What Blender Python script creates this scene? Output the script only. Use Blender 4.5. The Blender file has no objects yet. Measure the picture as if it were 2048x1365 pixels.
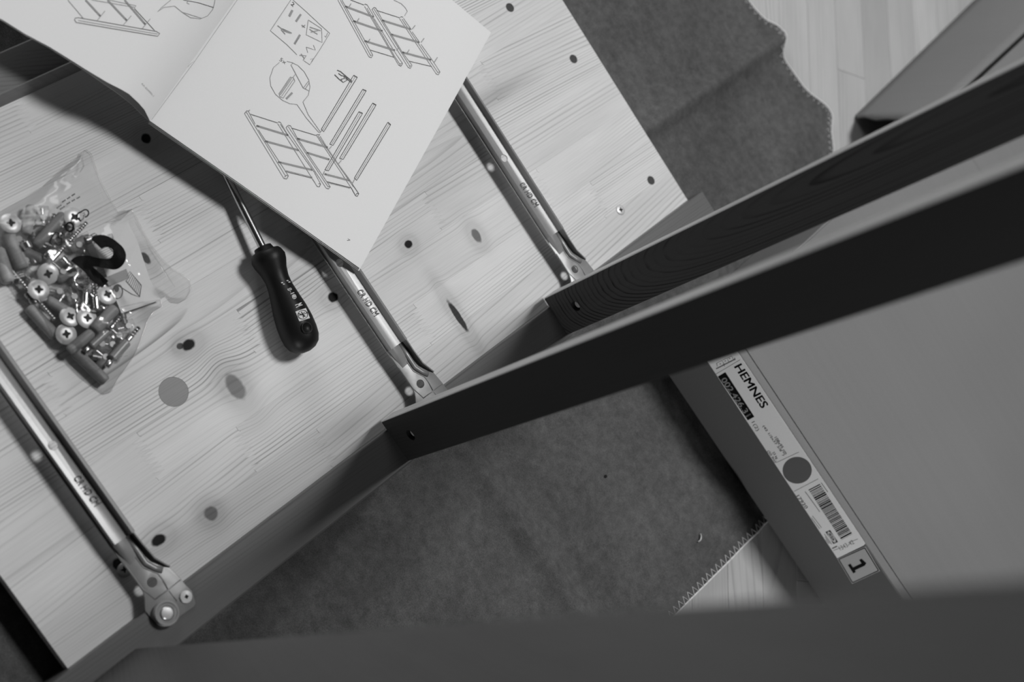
import bpy, bmesh, math, random
from mathutils import Vector, Matrix
from mathutils.bvhtree import BVHTree
from mathutils.geometry import delaunay_2d_cdt
random.seed(7)
scn = bpy.context.scene
COL = scn.collection
# ------------------------------------------------------------------ camera, world, lights, exposure
# axes: +X across the dresser side (back leg to front leg), +Y towards its top, +Z up from the inside face of the side panel
CAM = Vector((-0.135418, -1.006783, 1.07))
RT = Vector((0.54346632, 0.66743892, 0.50908707))
DN = Vector((0.83212686, -0.50818497, -0.22206515))
FW = Vector((0.11049547, 0.54430995, -0.83157527))
FPX = 2540.05
cd = bpy.data.cameras.new('camera'); cam = bpy.data.objects.new('camera', cd); COL.objects.link(cam)
cam.matrix_world = Matrix(((RT.x, -DN.x, -FW.x, CAM.x), (RT.y, -DN.y, -FW.y, CAM.y), (RT.z, -DN.z, -FW.z, CAM.z), (0, 0, 0, 1)))
cd.sensor_width = 36.0; cd.lens = FPX / 2048 * 36
cd.dof.use_dof = True; cd.dof.focus_distance = 1.21; cd.dof.aperture_fstop = 4.1
cd.clip_start = 0.01
scn.camera = cam
w = bpy.data.worlds.new('world'); scn.world = w; w.use_nodes = True
w.node_tree.nodes['Background'].inputs[0].default_value = (1, 1, 1, 1)
w.node_tree.nodes['Background'].inputs[1].default_value = 0.016
def area_light(name, loc, target, sx, sy, power):
    l = bpy.data.lights.new(name, 'AREA'); l.shape = 'RECTANGLE'; l.size = sx; l.size_y = sy; l.energy = power
    o = bpy.data.objects.new(name, l); COL.objects.link(o); o.location = loc
    o.rotation_euler = (Vector(target) - Vector(loc)).to_track_quat('-Z', 'Y').to_euler()
    return o
area_light('ceiling_lamp', (-0.13, 0.66, 2.43), (-0.1, -0.3, 0), 0.5, 0.5, 49)
area_light('window_daylight', (-2.6, 0.35, 0.85), (0, -0.3, 0.2), 1.2, 1.2, 26)
area_light('label_fill_light', (1.6, -2.6, 0.42), (0.3, -0.13, 0.05), 0.5, 0.4, 26)  # unseen fill light, added to brighten the carton's label side
scn.view_settings.view_transform = 'Standard'; scn.view_settings.look = 'None'
scn.view_settings.exposure = 0.0; scn.view_settings.gamma = 1.0; scn.view_settings.use_curve_mapping = False

# ------------------------------------------------------------------ helpers: measuring the place from the photograph's pixels
def ray(px, py):
    return (RT * ((px - 1024) / FPX) + DN * ((py - 682.5) / FPX) + FW)
def at(px, py, z=0.0):
    d = ray(px, py); return CAM + d * ((z - CAM.z) / d.z)
def on_plane(px, py, P, n):
    d = ray(px, py); return CAM + d * ((P - CAM).dot(n) / d.dot(n))
# ------------------------------------------------------------------ helpers: objects
def tag(o, label=None, cat=None, group=None, kind=None):
    if label: o['label'] = label
    if cat: o['category'] = cat
    if group: o['group'] = group
    if kind: o['kind'] = kind
    return o
def empty(name, loc, label, cat, group=None):
    o = bpy.data.objects.new(name, None); COL.objects.link(o); o.location = loc; o.empty_display_size = 0.02
    return tag(o, label, cat, group)
class MB:
    def __init__(s): s.v = []; s.f = []
    def add(s, vs, fs):
        n = len(s.v); s.v += [Vector(p) for p in vs]; s.f += [[i + n for i in f] for f in fs]; return s
    def box(s, a, b):
        x0, y0, z0 = a; x1, y1, z1 = b
        return s.add([(x0, y0, z0), (x1, y0, z0), (x1, y1, z0), (x0, y1, z0), (x0, y0, z1), (x1, y0, z1), (x1, y1, z1), (x0, y1, z1)],
                     [(3, 2, 1, 0), (4, 5, 6, 7), (0, 1, 5, 4), (1, 2, 6, 5), (2, 3, 7, 6), (3, 0, 4, 7)])
    def prism(s, poly, z0, z1):
        # poly: list of (x,y) ccw or cw; z0<z1
        a = sum(poly[i][0] * poly[(i + 1) % len(poly)][1] - poly[(i + 1) % len(poly)][0] * poly[i][1] for i in range(len(poly)))
        if a < 0: poly = poly[::-1]
        n = len(poly)
        return s.add([(p[0], p[1], z0) for p in poly] + [(p[0], p[1], z1) for p in poly],
                     [list(range(n))[::-1], list(range(n, 2 * n))] + [(i, (i + 1) % n, n + (i + 1) % n, n + i) for i in range(n)])
    def tube(s, pts, r, n=8, cap=True, rz=None):
        pts = [Vector(p) for p in pts]; rs = r if isinstance(r, (list, tuple)) else [r] * len(pts)
        ring = []; t0 = (pts[1] - pts[0]).normalized()
        up = Vector((0, 0, 1)) if abs(t0.z) < .9 else Vector((1, 0, 0))
        for i, p in enumerate(pts):
            t = (pts[min(i + 1, len(pts) - 1)] - pts[max(i - 1, 0)]).normalized()
            a = t.cross(up).normalized(); b = a.cross(t).normalized()
            ring.append([p + (a * math.cos(2 * math.pi * k / n) + b * math.sin(2 * math.pi * k / n)) * rs[i] for k in range(n)])
        vs = [q for R_ in ring for q in R_]
        fs = [(i * n + k, i * n + (k + 1) % n, (i + 1) * n + (k + 1) % n, (i + 1) * n + k) for i in range(len(pts) - 1) for k in range(n)]
        if cap: fs += [list(range(n))[::-1], [(len(pts) - 1) * n + k for k in range(n)]]
        return s.add(vs, fs)
    def lathe(s, prof, c, axis=(0, 0, 1), n=24):
        # prof: [(r, h)...] along axis from c
        ax = Vector(axis).normalized(); a = ax.orthogonal().normalized(); b = ax.cross(a); c = Vector(c)
        vs = []; fs = []
        for r, h in prof:
            for k in range(n):
                t = 2 * math.pi * k / n; vs.append(c + ax * h + (a * math.cos(t) + b * math.sin(t)) * r)
        for i in range(len(prof) - 1):
            for k in range(n): fs.append((i * n + k, i * n + (k + 1) % n, (i + 1) * n + (k + 1) % n, (i + 1) * n + k))
        fs.append(list(range(n))[::-1]); fs.append([(len(prof) - 1) * n + k for k in range(n)])
        return s.add(vs, fs)
    def build(s, name, mat, parent=None, smooth=False, bevel=0, color=None, recalc=True):
        me = bpy.data.meshes.new(name); me.from_pydata([tuple(p) for p in s.v], [], s.f); me.update()
        if recalc or bevel:
            bm = bmesh.new(); bm.from_mesh(me)
            if recalc: bmesh.ops.recalc_face_normals(bm, faces=bm.faces)
            if bevel: bmesh.ops.bevel(bm, geom=[e for e in bm.edges if e.is_manifold and e.calc_face_angle(0) > .6], offset=bevel, segments=2, profile=.5, affect='EDGES')
            bm.to_mesh(me); bm.free()
        return link(name, me, mat, parent, smooth, color)
def link(name, me, mat, parent=None, smooth=False, color=None):
    me.materials.clear()
    me.materials.append(mat)
    if smooth:
        for p in me.polygons: p.use_smooth = True
        if smooth != 'all':
            try: me.set_sharp_from_angle(angle=math.radians(40))
            except Exception: pass
    o = bpy.data.objects.new(name, me); COL.objects.link(o)
    if parent is not None:
        o.parent = parent
        if parent.type == 'EMPTY': o.location = -parent.location
    if color: o.color = color
    return o
def copy_tree(o, parent=None):
    c = o.copy(); COL.objects.link(c)
    if parent is not None: c.parent = parent
    for ch in list(o.children): copy_tree(ch, c)
    return c
def cut(o, cutters):
    # boolean holes, applied; the cutters are removed again
    m = MB()
    for f in cutters: f(m)
    me = bpy.data.meshes.new('tmp'); me.from_pydata([tuple(p) for p in m.v], [], m.f)
    bm = bmesh.new(); bm.from_mesh(me); bmesh.ops.recalc_face_normals(bm, faces=bm.faces); bm.to_mesh(me); bm.free()
    c = bpy.data.objects.new('tmp', me); COL.objects.link(c)
    md = o.modifiers.new('b', 'BOOLEAN'); md.operation = 'DIFFERENCE'; md.solver = 'EXACT'; md.object = c
    loc = o.location.copy(); par = o.parent; o.parent = None; o.location = (0, 0, 0)
    dg = bpy.context.evaluated_depsgraph_get(); dg.update()
    new = bpy.data.meshes.new_from_object(o.evaluated_get(dg))
    o.modifiers.clear(); o.data = new; o.parent = par; o.location = loc
    bpy.data.objects.remove(c); bpy.data.meshes.remove(me)
def cyl(c, r, h, axis=(0, 0, 1), n=20):
    return lambda m: m.lathe([(r, 0), (r, h)], c, axis, n)
# ------------------------------------------------------------------ materials
class NT:
    def __init__(s, name):
        s.mat = bpy.data.materials.new(name); s.mat.use_nodes = True; s.t = s.mat.node_tree; s.t.nodes.clear()
    def n(s, kind, **kw):
        nd = s.t.nodes.new(kind)
        for k, v in kw.items(): setattr(nd, k, v)
        return nd
    def put(s, sock, v):
        if isinstance(v, bpy.types.NodeSocket): s.t.links.new(v, sock)
        elif v is not None: sock.default_value = v
    def m(s, op, a, b=None, c=None, clamp=False):
        nd = s.n('ShaderNodeMath', operation=op); nd.use_clamp = clamp
        s.put(nd.inputs[0], a); s.put(nd.inputs[1], b)
        if c is not None: s.put(nd.inputs[2], c)
        return nd.outputs[0]
    def vec(s, x, y, z):
        nd = s.n('ShaderNodeCombineXYZ'); s.put(nd.inputs[0], x); s.put(nd.inputs[1], y); s.put(nd.inputs[2], z); return nd.outputs[0]
    def noise(s, v, scale, detail=2, rough=.5):
        nd = s.n('ShaderNodeTexNoise'); s.put(nd.inputs['Vector'], v); nd.inputs['Scale'].default_value = scale
        nd.inputs['Detail'].default_value = detail; nd.inputs['Roughness'].default_value = rough; return nd.outputs[0]
    def sstep(s, v, a, b, o0=0.0, o1=1.0):
        nd = s.n('ShaderNodeMapRange', interpolation_type='SMOOTHSTEP'); s.put(nd.inputs[0], v)
        for i, x in enumerate((a, b, o0, o1)): nd.inputs[i + 1].default_value = x
        return nd.outputs[0]
    def lin(s, v, a, b, o0, o1):
        nd = s.n('ShaderNodeMapRange'); s.put(nd.inputs[0], v)
        for i, x in enumerate((a, b, o0, o1)): nd.inputs[i + 1].default_value = x
        return nd.outputs[0]
    def obj(s):
        nd = s.n('ShaderNodeTexCoord'); sp = s.n('ShaderNodeSeparateXYZ'); s.t.links.new(nd.outputs['Object'], sp.inputs[0])
        return nd.outputs['Object'], sp.outputs[0], sp.outputs[1], sp.outputs[2]
    def ocol(s):
        nd = s.n('ShaderNodeObjectInfo'); sp = s.n('ShaderNodeSeparateColor'); s.t.links.new(nd.outputs['Color'], sp.inputs[0])
        return sp.outputs[0], sp.outputs[1], sp.outputs[2]
    def finish(s, val, rough=.5, bump=None, bstr=.2, bdist=.001, metal=0, spec=.5, coat=0):
        p = s.n('ShaderNodeBsdfPrincipled'); out = s.n('ShaderNodeOutputMaterial')
        if isinstance(val, bpy.types.NodeSocket):
            c = s.n('ShaderNodeCombineColor')
            for i in range(3): s.t.links.new(val, c.inputs[i])
            s.t.links.new(c.outputs[0], p.inputs['Base Color'])
        else: p.inputs['Base Color'].default_value = (val, val, val, 1)
        s.put(p.inputs['Roughness'], rough); p.inputs['Metallic'].default_value = metal
        p.inputs['Specular IOR Level'].default_value = spec; p.inputs['Coat Weight'].default_value = coat
        if bump is not None:
            b = s.n('ShaderNodeBump'); b.inputs['Strength'].default_value = bstr; b.inputs['Distance'].default_value = bdist
            s.put(b.inputs['Height'], bump); s.t.links.new(b.outputs[0], p.inputs['Normal'])
        s.t.links.new(p.outputs[0], out.inputs[0]); return s.mat
def plain(name, val, rough=.5, metal=0, spec=.5, grain=0, gscale=300, coat=0):
    t = NT(name); o, x, y, z = t.obj()
    nz = t.noise(o, gscale, 3)
    return t.finish(t.m('MULTIPLY', t.lin(nz, .3, .7, 1 - grain, 1 + grain), val), rough, nz if grain else None, .08, .0005, metal, spec, coat)
def wood(name, hi, lo, along='Y', freq=230, knots=(), rough=.5, spec=.35, contrast=1.0, pith=None, fine=1.0, patches=()):
    """solid growth rings about a pith line, bent around knots; object colour = (tone, seed, flatness)"""
    t = NT(name); o, x, y, z = t.obj()
    u, v, d = {'Y': (x, y, z), 'Z': (x, z, y), 'X': (y, x, z)}[along]
    tone, seed, flat = t.ocol()
    kmask = None; kring = None
    for (kx, ky, rx, ry, val, push) in knots:
        a = t.m('SUBTRACT', x, kx); b = t.m('SUBTRACT', y, ky)
        q = t.m('ADD', t.m('POWER', t.m('ABSOLUTE', t.m('DIVIDE', a, rx)), 2), t.m('POWER', t.m('ABSOLUTE', t.m('DIVIDE', b, ry)), 2))
        dd = t.m('SQRT', q)
        e = t.m('EXPONENT', t.m('MULTIPLY', q, -.22))
        u = t.m('SUBTRACT', u, t.m('MULTIPLY', t.m('MULTIPLY', a, e), push * .75))
        wob = t.m('ADD', dd, t.m('MULTIPLY', t.m('SUBTRACT', t.noise(o, 150, 2), .5), .45))
        mk = t.sstep(wob, .75, 1.15, val, 1.0)
        halo = t.lin(e, 0, 1, 1, .5 + .5 * val)
        mk = t.m('MULTIPLY', mk, t.m('MAXIMUM', halo, .84))
        kmask = mk if kmask is None else t.m('MULTIPLY', kmask, mk)
    sv = t.m('MULTIPLY', seed, 37.0)
    low = t.noise(t.vec(t.m('MULTIPLY', u, 14), t.m('ADD', t.m('MULTIPLY', v, 2.6), sv), d), 1.0, 1)
    u = t.m('ADD', u, t.m('MULTIPLY', t.m('SUBTRACT', low, .5), .006))
    if pith is None:
        u0 = t.m('SUBTRACT', t.m('MULTIPLY', t.m('FRACT', t.m('MULTIPLY', seed, 7.31)), .14), .24)
        u0 = t.m('ADD', u0, t.m('MULTIPLY', v, t.m('MULTIPLY', t.m('SUBTRACT', t.m('FRACT', t.m('MULTIPLY', seed, 3.77)), .5), .10)))
        w0 = t.m('ADD', t.m('MULTIPLY', flat, .10), .012)
        w0 = t.m('ADD', w0, t.m('MULTIPLY', v, t.m('MULTIPLY', flat, .12)))
    else:
        u0 = t.m('ADD', t.m('MULTIPLY', v, pith[1]), pith[0])
        if len(pith) == 4: w0 = t.m('ADD', t.m('MULTIPLY', v, pith[3]), pith[2])
        else: w0 = t.m('ADD', t.m('MULTIPLY', t.m('EXPONENT', t.m('MULTIPLY', v, -1 / pith[3])), pith[2]), pith[4])
    r = t.m('SQRT', t.m('ADD', t.m('POWER', t.m('SUBTRACT', u, u0), 2), t.m('POWER', t.m('ADD', d, w0), 2)))
    fr = t.m('MULTIPLY', r, t.m('MULTIPLY', t.lin(t.m('FRACT', t.m('MULTIPLY', seed, 11.3)), 0, 1, .7, 1.5), freq))
    fr = t.m('ADD', fr, t.m('MULTIPLY', t.noise(t.vec(t.m('MULTIPLY', u, 45), t.m('ADD', t.m('MULTIPLY', v, 1.6), sv), 0.0), 1, 1), 1.5))
    saw = t.m('FRACT', fr)
    late = t.m('MULTIPLY', t.sstep(saw, .52, .93), t.sstep(saw, .94, 1.0, 1.0, 0.0))
    wn = t.n('ShaderNodeTexWhiteNoise', noise_dimensions='1D'); t.put(wn.inputs['W'], t.m('ADD', t.m('FLOOR', fr), sv))
    ringamp = t.lin(wn.outputs['Value'], 0, 1, .25, 1.1)
    amp = t.lin(t.noise(t.vec(t.m('MULTIPLY', u, 34), t.m('ADD', t.m('MULTIPLY', v, 2), sv), 3.0), 1, 2), .38, .64, .06, 1.2)
    bamp = t.lin(t.m('FRACT', t.m('MULTIPLY', seed, 5.9)), 0, 1, .45, 1.1)
    late = t.m('MULTIPLY', t.m('MULTIPLY', t.m('MULTIPLY', late, amp), t.m('MULTIPLY', ringamp, bamp)), contrast)
    fib = t.noise(t.vec(t.m('MULTIPLY', u, 1400), t.m('ADD', t.m('MULTIPLY', v, 22), sv), t.m('MULTIPLY', d, 300)), 1, 2)
    val = t.lin(late, 0, 1, hi, lo)
    val = t.m('MULTIPLY', val, t.lin(fib, .3, .7, 1 - .07 * fine, 1 + .05 * fine))
    patch = t.noise(t.vec(t.m('MULTIPLY', u, 25), t.m('MULTIPLY', v, 5), sv), 1, 2)
    val = t.m('MULTIPLY', val, t.lin(patch, .3, .7, .93, 1.04))
    val = t.m('MULTIPLY', val, tone)
    if kmask is not None: val = t.m('MULTIPLY', val, kmask)
    for (cx, cy, rx, ry, k_) in patches:
        q = t.m('ADD', t.m('POWER', t.m('ABSOLUTE', t.m('DIVIDE', t.m('SUBTRACT', x, cx), rx)), 2), t.m('POWER', t.m('ABSOLUTE', t.m('DIVIDE', t.m('SUBTRACT', y, cy), ry)), 2))
        val = t.m('MULTIPLY', val, t.lin(t.m('EXPONENT', t.m('MULTIPLY', q, -1)), 0, 1, 1, k_))
    return t.finish(val, rough, t.m('SUBTRACT', 1.0, late), .04, .0003, 0, spec)

PANEL_KNOTS = [ # x, y, rx, ry, darkness, push
    (-.1319, -.3461, .0042, .0047, .02, .75), (-.1014, -.2725, .0080, .0050, .30, .5), (-.1292, -.448, .0052, .0055, .01, .7),
    (-.3385, -.5153, .0047, .0047, .015, .75), (-.1638, -.5921, .0048, .0068, .03, .7), (-.1667, -.5990, .0030, .0034, .16, .3),
    (-.1105, -.5783, .0135, .0075, .42, .7), (-.0321, -.6615, .0062, .0062, .36, .75), (-.040, -.7108, .0048, .0068, .02, .6),
    (-.0435, -.7485, .0050, .0050, .06, .5), (-.0460, -.3440, .0190, .0036, .08, .2), (-.2470, -.5794, .0062, .0034, .10, .5),
    (-.2861, -.0712, .0, .0, 1, 0)][:12]
M = {}
M['pine'] = wood('pine', .66, .33, 'Y', 290, PANEL_KNOTS, spec=.1, rough=.62, contrast=1.25, patches=[(-.022, -.505, .012, .035, .72), (-.2132, -.1464, .010, .05, .70), (-.1105, -.5783, .022, .02, .84), (-.0321, -.6615, .014, .014, .84), (-.325, -.500, .014, .03, .8), (-.06, -.345, .012, .03, .9)])
M['floorwood'] = wood('floorwood', .44, .31, 'Y', 190)
M['leg'] = wood('leg', .115, .062, 'Y', 300, rough=.42, contrast=.9, pith=(.30, .05, .1, 0))
M['leg_back'] = wood('leg_back', .125, .055, 'Y', 300, rough=.42, contrast=1.1, pith=(-.52, .35, .06, .05))
M['rail_a'] = wood('rail_a', .036, .008, 'Z', 400, rough=.5, spec=.2, contrast=2.2, pith=(.016, -.012, .075, .16, .004))
M['rail_b'] = wood('rail_b', .017, .010, 'Z', 330, rough=.5, spec=.15, pith=(.30, .04, .3, .0))
M['rail_edge'] = wood('rail_edge', .48, .36, 'Z', 400, rough=.5)
M['plinth'] = wood('plinth', .066, .026, 'Z', 230, rough=.5, contrast=1.2, pith=(.06, .04, .86, .25))
M['metal'] = plain('grey_painted_steel', .23, .34, 0.0, .75, .04, 200)
M['steel'] = plain('zinc_steel', .72, .22, 1.0, .5, .05, 400)
M['nut'] = plain('gap_shade_steel', .30, .28, .9)
M['shaft'] = plain('chrome_shaft', .55, .25, 1.0)
M['black_plastic'] = plain('black_plastic', .006, .48, 0, .25, .1, 600)
M['bore'] = plain('bore_shade_wood', .07, .8, 0, .1)
M['dark'] = plain('recess_shade_and_crumb', .012, .6, 0, .2)  # near black: shade coloured into holes and recesses, also the crumb
M['print_black'] = plain('print_black', .006, .6, 0, .08)
M['print_grey'] = plain('print_grey', .30, .6, 0, .2)
M['print_mid'] = plain('print_mid', .12, .6, 0, .2)
M['print_white'] = plain('print_white', .62, .6, 0, .2)
M['emboss'] = plain('emboss', .13, .45, .2)
M['paper'] = plain('paper', .73, .6, 0, .25, .012, 900)
M['label'] = plain('label_paper', .84, .45, 0, .4, .02, 600)
M['sticker'] = plain('sticker_paper', .42, .45, 0, .4, .02, 600)
M['dowel'] = wood('dowel', .30, .22, 'Y', 600, fine=2)
M['wheel'] = plain('wheel_plastic', .30, .4, 0, .5)
M['hub'] = plain('hub_metal', .62, .35, .5)
M['plug'] = wood('plug', .34, .2, 'Y', 500, pith=(-.137, 0, .004, 0), contrast=1.2)
M['stitch'] = plain('stitch_thread', .72, .8, 0, .1)
def felt():
    t = NT('felt'); o, x, y, z = t.obj()
    a = t.noise(o, 9, 3); b = t.noise(o, 110, 4, .65); c = t.noise(o, 900, 3, .7)
    st = t.noise(t.vec(t.m('MULTIPLY', t.m('ADD', x, t.m('MULTIPLY', y, .2)), 14), t.m('MULTIPLY', y, 60), 0.0), 1, 2)
    v = t.m('MULTIPLY', t.lin(a, .3, .7, .078, .112), t.lin(b, .25, .75, .74, 1.26))
    v = t.m('MULTIPLY', v, t.lin(c, .25, .75, .62, 1.38)); v = t.m('MULTIPLY', v, t.lin(st, .3, .7, .93, 1.07))
    return t.finish(v, .95, t.m('ADD', t.m('MULTIPLY', b, 1.0), t.m('MULTIPLY', c, .5)), .45, .002, 0, .05)
M['felt'] = felt()
def card(name, val):
    t = NT(name); o, x, y, z = t.obj()
    a = t.noise(o, 4, 2); c = t.noise(o, 700, 2); rib = t.noise(t.vec(t.m('MULTIPLY', x, 3), t.m('MULTIPLY', y, 120), 0.0), 1, 1)
    v = t.m('MULTIPLY', t.lin(a, .3, .7, val * .95, val * 1.05), t.lin(c, .3, .7, .96, 1.04)); v = t.m('MULTIPLY', v, t.lin(rib, .3, .7, .985, 1.015))
    return t.finish(v, .75, c, .05, .0004, 0, .2)
M['card'] = card('cardboard', .19)
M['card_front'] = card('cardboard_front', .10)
M['slip'] = plain('slip_paper', .62, .5, 0, .3, .02, 600)
M['bead'] = plain('screw_head_metal', .62, .38, .25, .5, .05, 400)
def film(name, gl, wh):
    t = NT(name); tr = t.n('ShaderNodeBsdfTransparent'); g = t.n('ShaderNodeBsdfGlossy'); df = t.n('ShaderNodeBsdfDiffuse')
    tr.inputs[0].default_value = (.96, .96, .96, 1); g.inputs['Roughness'].default_value = .09; df.inputs[0].default_value = (.8, .8, .8, 1)
    o, x, y, z = t.obj(); b = t.n('ShaderNodeBump'); b.inputs['Strength'].default_value = .3; b.inputs['Distance'].default_value = .001
    t.put(b.inputs['Height'], t.noise(o, 70, 2)); t.t.links.new(b.outputs[0], g.inputs['Normal'])
    lw = t.n('ShaderNodeLayerWeight'); lw.inputs[0].default_value = .25
    m1 = t.n('ShaderNodeMixShader'); m1.inputs[0].default_value = wh; m2 = t.n('ShaderNodeMixShader')
    t.t.links.new(tr.outputs[0], m1.inputs[1]); t.t.links.new(df.outputs[0], m1.inputs[2])
    t.put(m2.inputs[0], t.m('ADD', t.m('MULTIPLY', lw.outputs[0], .36), gl, clamp=True))
    t.t.links.new(m1.outputs[0], m2.inputs[1]); t.t.links.new(g.outputs[0], m2.inputs[2])
    out = t.n('ShaderNodeOutputMaterial'); t.t.links.new(m2.outputs[0], out.inputs[0]); return t.mat
M['film'] = film('clear_film', .022, .03)
M['clear'] = film('clear_plastic', .09, .06)
M['white_face'] = plain('pale_plastic', .66, .35)

# ------------------------------------------------------------------ the setting: parquet floor
FZ = -.036
flo = MB().box((-1.6, -1.5, FZ - .02), (2.0, 2.0, FZ - .0012)).build('floor', M['floorwood'], color=(1, .3, .5, 1))
tag(flo, kind='structure')
fd = Vector((.7526, -.6585)); fn = Vector((.6585, .7526))
def strip(name, a0, a1, b0, b1):
    m = MB(); m.box((-b1 + .0002, a0 + .0002, -.008), (-b0 - .0002, a1 - .0002, 0))
    o = m.build(name, M['floorwood'], flo, bevel=.0004, color=(random.uniform(.86, 1.08), random.random(), random.random() ** 2, 1))
    o.rotation_euler = (0, 0, math.atan2(fd.y, fd.x) - math.pi / 2); o.location = (0, 0, FZ)
    return o
b_ref = Vector((-.133, .358)).dot(fn)
for k in range(-8, 10):
    alo, ahi = (.22, .62) if k < -1 else (-.62, .62) if k < 4 else (-.62, .12)
    a = alo - random.uniform(0, .25)
    while a < ahi:
        L = random.uniform(.22, .38)
        strip('plank', a, a + L, b_ref + k * .0505, b_ref + (k + 1) * .0505); a += L

# ------------------------------------------------------------------ felt blanket
BZ = -.0325
edge_up = [(-.30, .335), (-.22, .318), (-.155, .301), (-.122, .309), (-.106, .327), (-.082, .308), (-.058, .303), (-.018, .306), (.013, .324), (.029, .327), (.044, .307), (.058, .299), (.09, .27), (.14, .262), (.2, .27), (.3, .268), (.346, .262)]
edge_rt = [(.351, .24), (.355, .15), (.353, .0), (.356, -.08), (.354, -.155), (.353, -.20), (.3525, -.232), (.3515, -.26), (.351, -.29), (.352, -.4), (.35, -.6), (.351, -.9)]
def densify(p, step, wob=0):
    out = []
    for i in range(len(p) - 1):
        a, b = Vector(p[i]), Vector(p[i + 1]); n = max(1, int((b - a).length / step))
        out += [a.lerp(b, k / n) for k in range(n)]
    return out + [Vector(p[-1])]
def smooth_line(p, step):
    q = densify(p, step)
    for _ in range(3): q = [q[0]] + [(q[i - 1] + q[i] * 2 + q[i + 1]) / 4 for i in range(1, len(q) - 1)] + [q[-1]]
    return q
eu = smooth_line(edge_up, .006); er = smooth_line(edge_rt, .006)
outline = eu + er[1:] + [Vector((-.62, -.95)), Vector((-.62, .36))]
def crease(p, a, b, wd, h):
    a, b = Vector(a), Vector(b); d = b - a; t = max(0, min(1, (p - a).dot(d) / d.length_squared)); q = (p - a - d * t).length
    side = (p - a).cross(d.normalized()) if False else 0
    return h * math.exp(-(q / wd) ** 2)
from mathutils import noise as mn
def blanket_z(p):
    z = BZ + .0042 * (mn.noise(Vector((p.x * 9, p.y * 9, 0))) * .5 + .5) + .0016 * mn.noise(Vector((p.x * 24, p.y * 24, 3)))
    z += crease(p, (-.092, .0), (-.089, .40), .011, .012) - crease(p, (-.070, .0), (-.067, .40), .012, .002)
    z += crease(p, (.06, -.404), (.36, -.399), .012, .0125) - crease(p, (.06, -.424), (.36, -.419), .012, .0015)
    z += crease(p, (.02, .27), (.06, .16), .018, .005) + crease(p, (.22, -.23), (.30, -.16), .022, .004) + crease(p, (.12, -.2), (.2, -.22), .03, .003)
    for (ax, ay, bx, by) in ((-.02, .09, -.02, .25), (-.05, .06, -.045, .2), (.20, -.35, .20, -.22), (.245, -.38, .25, -.24), (.31, -.37, .30, -.24)):
        z += crease(p, (ax, ay), (bx, by), .006, .0012)
    z = max(z, FZ + .0022)
    k_ = max(0, min(1, min((p.x - .095) / .012, (p.y + .150) / .012)))
    return z * (1 - k_) + min(z, FZ + .0030) * k_
def inside(p, poly):
    c = False; n = len(poly)
    for i in range(n):
        a, b = poly[i], poly[(i + 1) % n]
        if (a.y > p.y) != (b.y > p.y) and p.x < (b.x - a.x) * (p.y - a.y) / (b.y - a.y) + a.x: c = not c
    return c
def cdt_sheet(poly, step, sure=lambda p: False):
    xs = [p.x for p in poly]; ys = [p.y for p in poly]; pts = list(poly)
    y = min(ys) + step / 2; r = 0
    while y < max(ys):
        x = min(xs) + (step / 2 if r % 2 else 0)
        while x < max(xs):
            p = Vector((x, y))
            if sure(p) or inside(p, poly): pts.append(p)
            x += step
        y += step * .87; r += 1
    n = len(poly)
    v, e, f, *_ = delaunay_2d_cdt([Vector(p) for p in pts], [], [list(range(n))], 1, 1e-6)
    return v, f
bv, bf = cdt_sheet(outline, .0055, lambda p: p.y < .25 and p.x < .345)
mb = MB(); n = len(bv)
mb.add([(p.x, p.y, blanket_z(p)) for p in bv], bf)
blanket = mb.build('felt_blanket', M['felt'], smooth='all', recalc=False)
bmx = bmesh.new(); bmx.from_mesh(blanket.data); bmesh.ops.recalc_face_normals(bmx, faces=bmx.faces)
if sum(f.normal.z for f in bmx.faces) < 0: bmesh.ops.reverse_faces(bmx, faces=bmx.faces)
bmx.to_mesh(blanket.data); bmx.free()
sm = blanket.modifiers.new('thick', 'SOLIDIFY'); sm.thickness = .0022; sm.offset = -1
tag(blanket, 'grey felt blanket with zigzag stitched edge spread over the wooden floor', 'blanket')
def zigzag(line, pitch, depth):
    m = MB(); s = 0; pts = []
    q = densify([tuple(p) for p in line], .0009)
    cen = None; L = 0; nxt = 0; k = 0
    for i in range(1, len(q) - 1):
        L += (q[i] - q[i - 1]).length
        if L >= nxt:
            t = (q[min(i + 5, len(q) - 1)] - q[max(i - 5, 0)]).normalized(); nr = Vector((t.y, -t.x))
            o = q[i] + nr * (depth if k % 2 else -.0006)
            pts.append(Vector((o.x, o.y, blanket_z(o) + .0006))); nxt += pitch / 2; k += 1
    m.tube(pts, .00048, 5)
    m.tube([Vector((p.x, p.y, blanket_z(p) - .0002)) for p in densify([tuple(p) for p in line], .004)], .0009, 5)
    return m
if True:
    for ln in (eu, er):
        c = Vector((-.2, -.2)); mz = zigzag(ln, .0085, .0085)
        o = mz.build('edge_stitching', M['stitch'], blanket, smooth='all'); tag(o, 'pale zigzag edge stitching')

# ------------------------------------------------------------------ dresser frame: one side panel lying inside-up with rails standing on it
D = empty('dresser_frame', (0, -.4, -.03), 'half assembled wooden dresser side lying inside face up on grey blanket with rails standing', 'dresser')
LEGZ = .0135
def part(m, name, mat, parent=D, **k): return m.build(name, mat, parent, **k)
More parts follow.
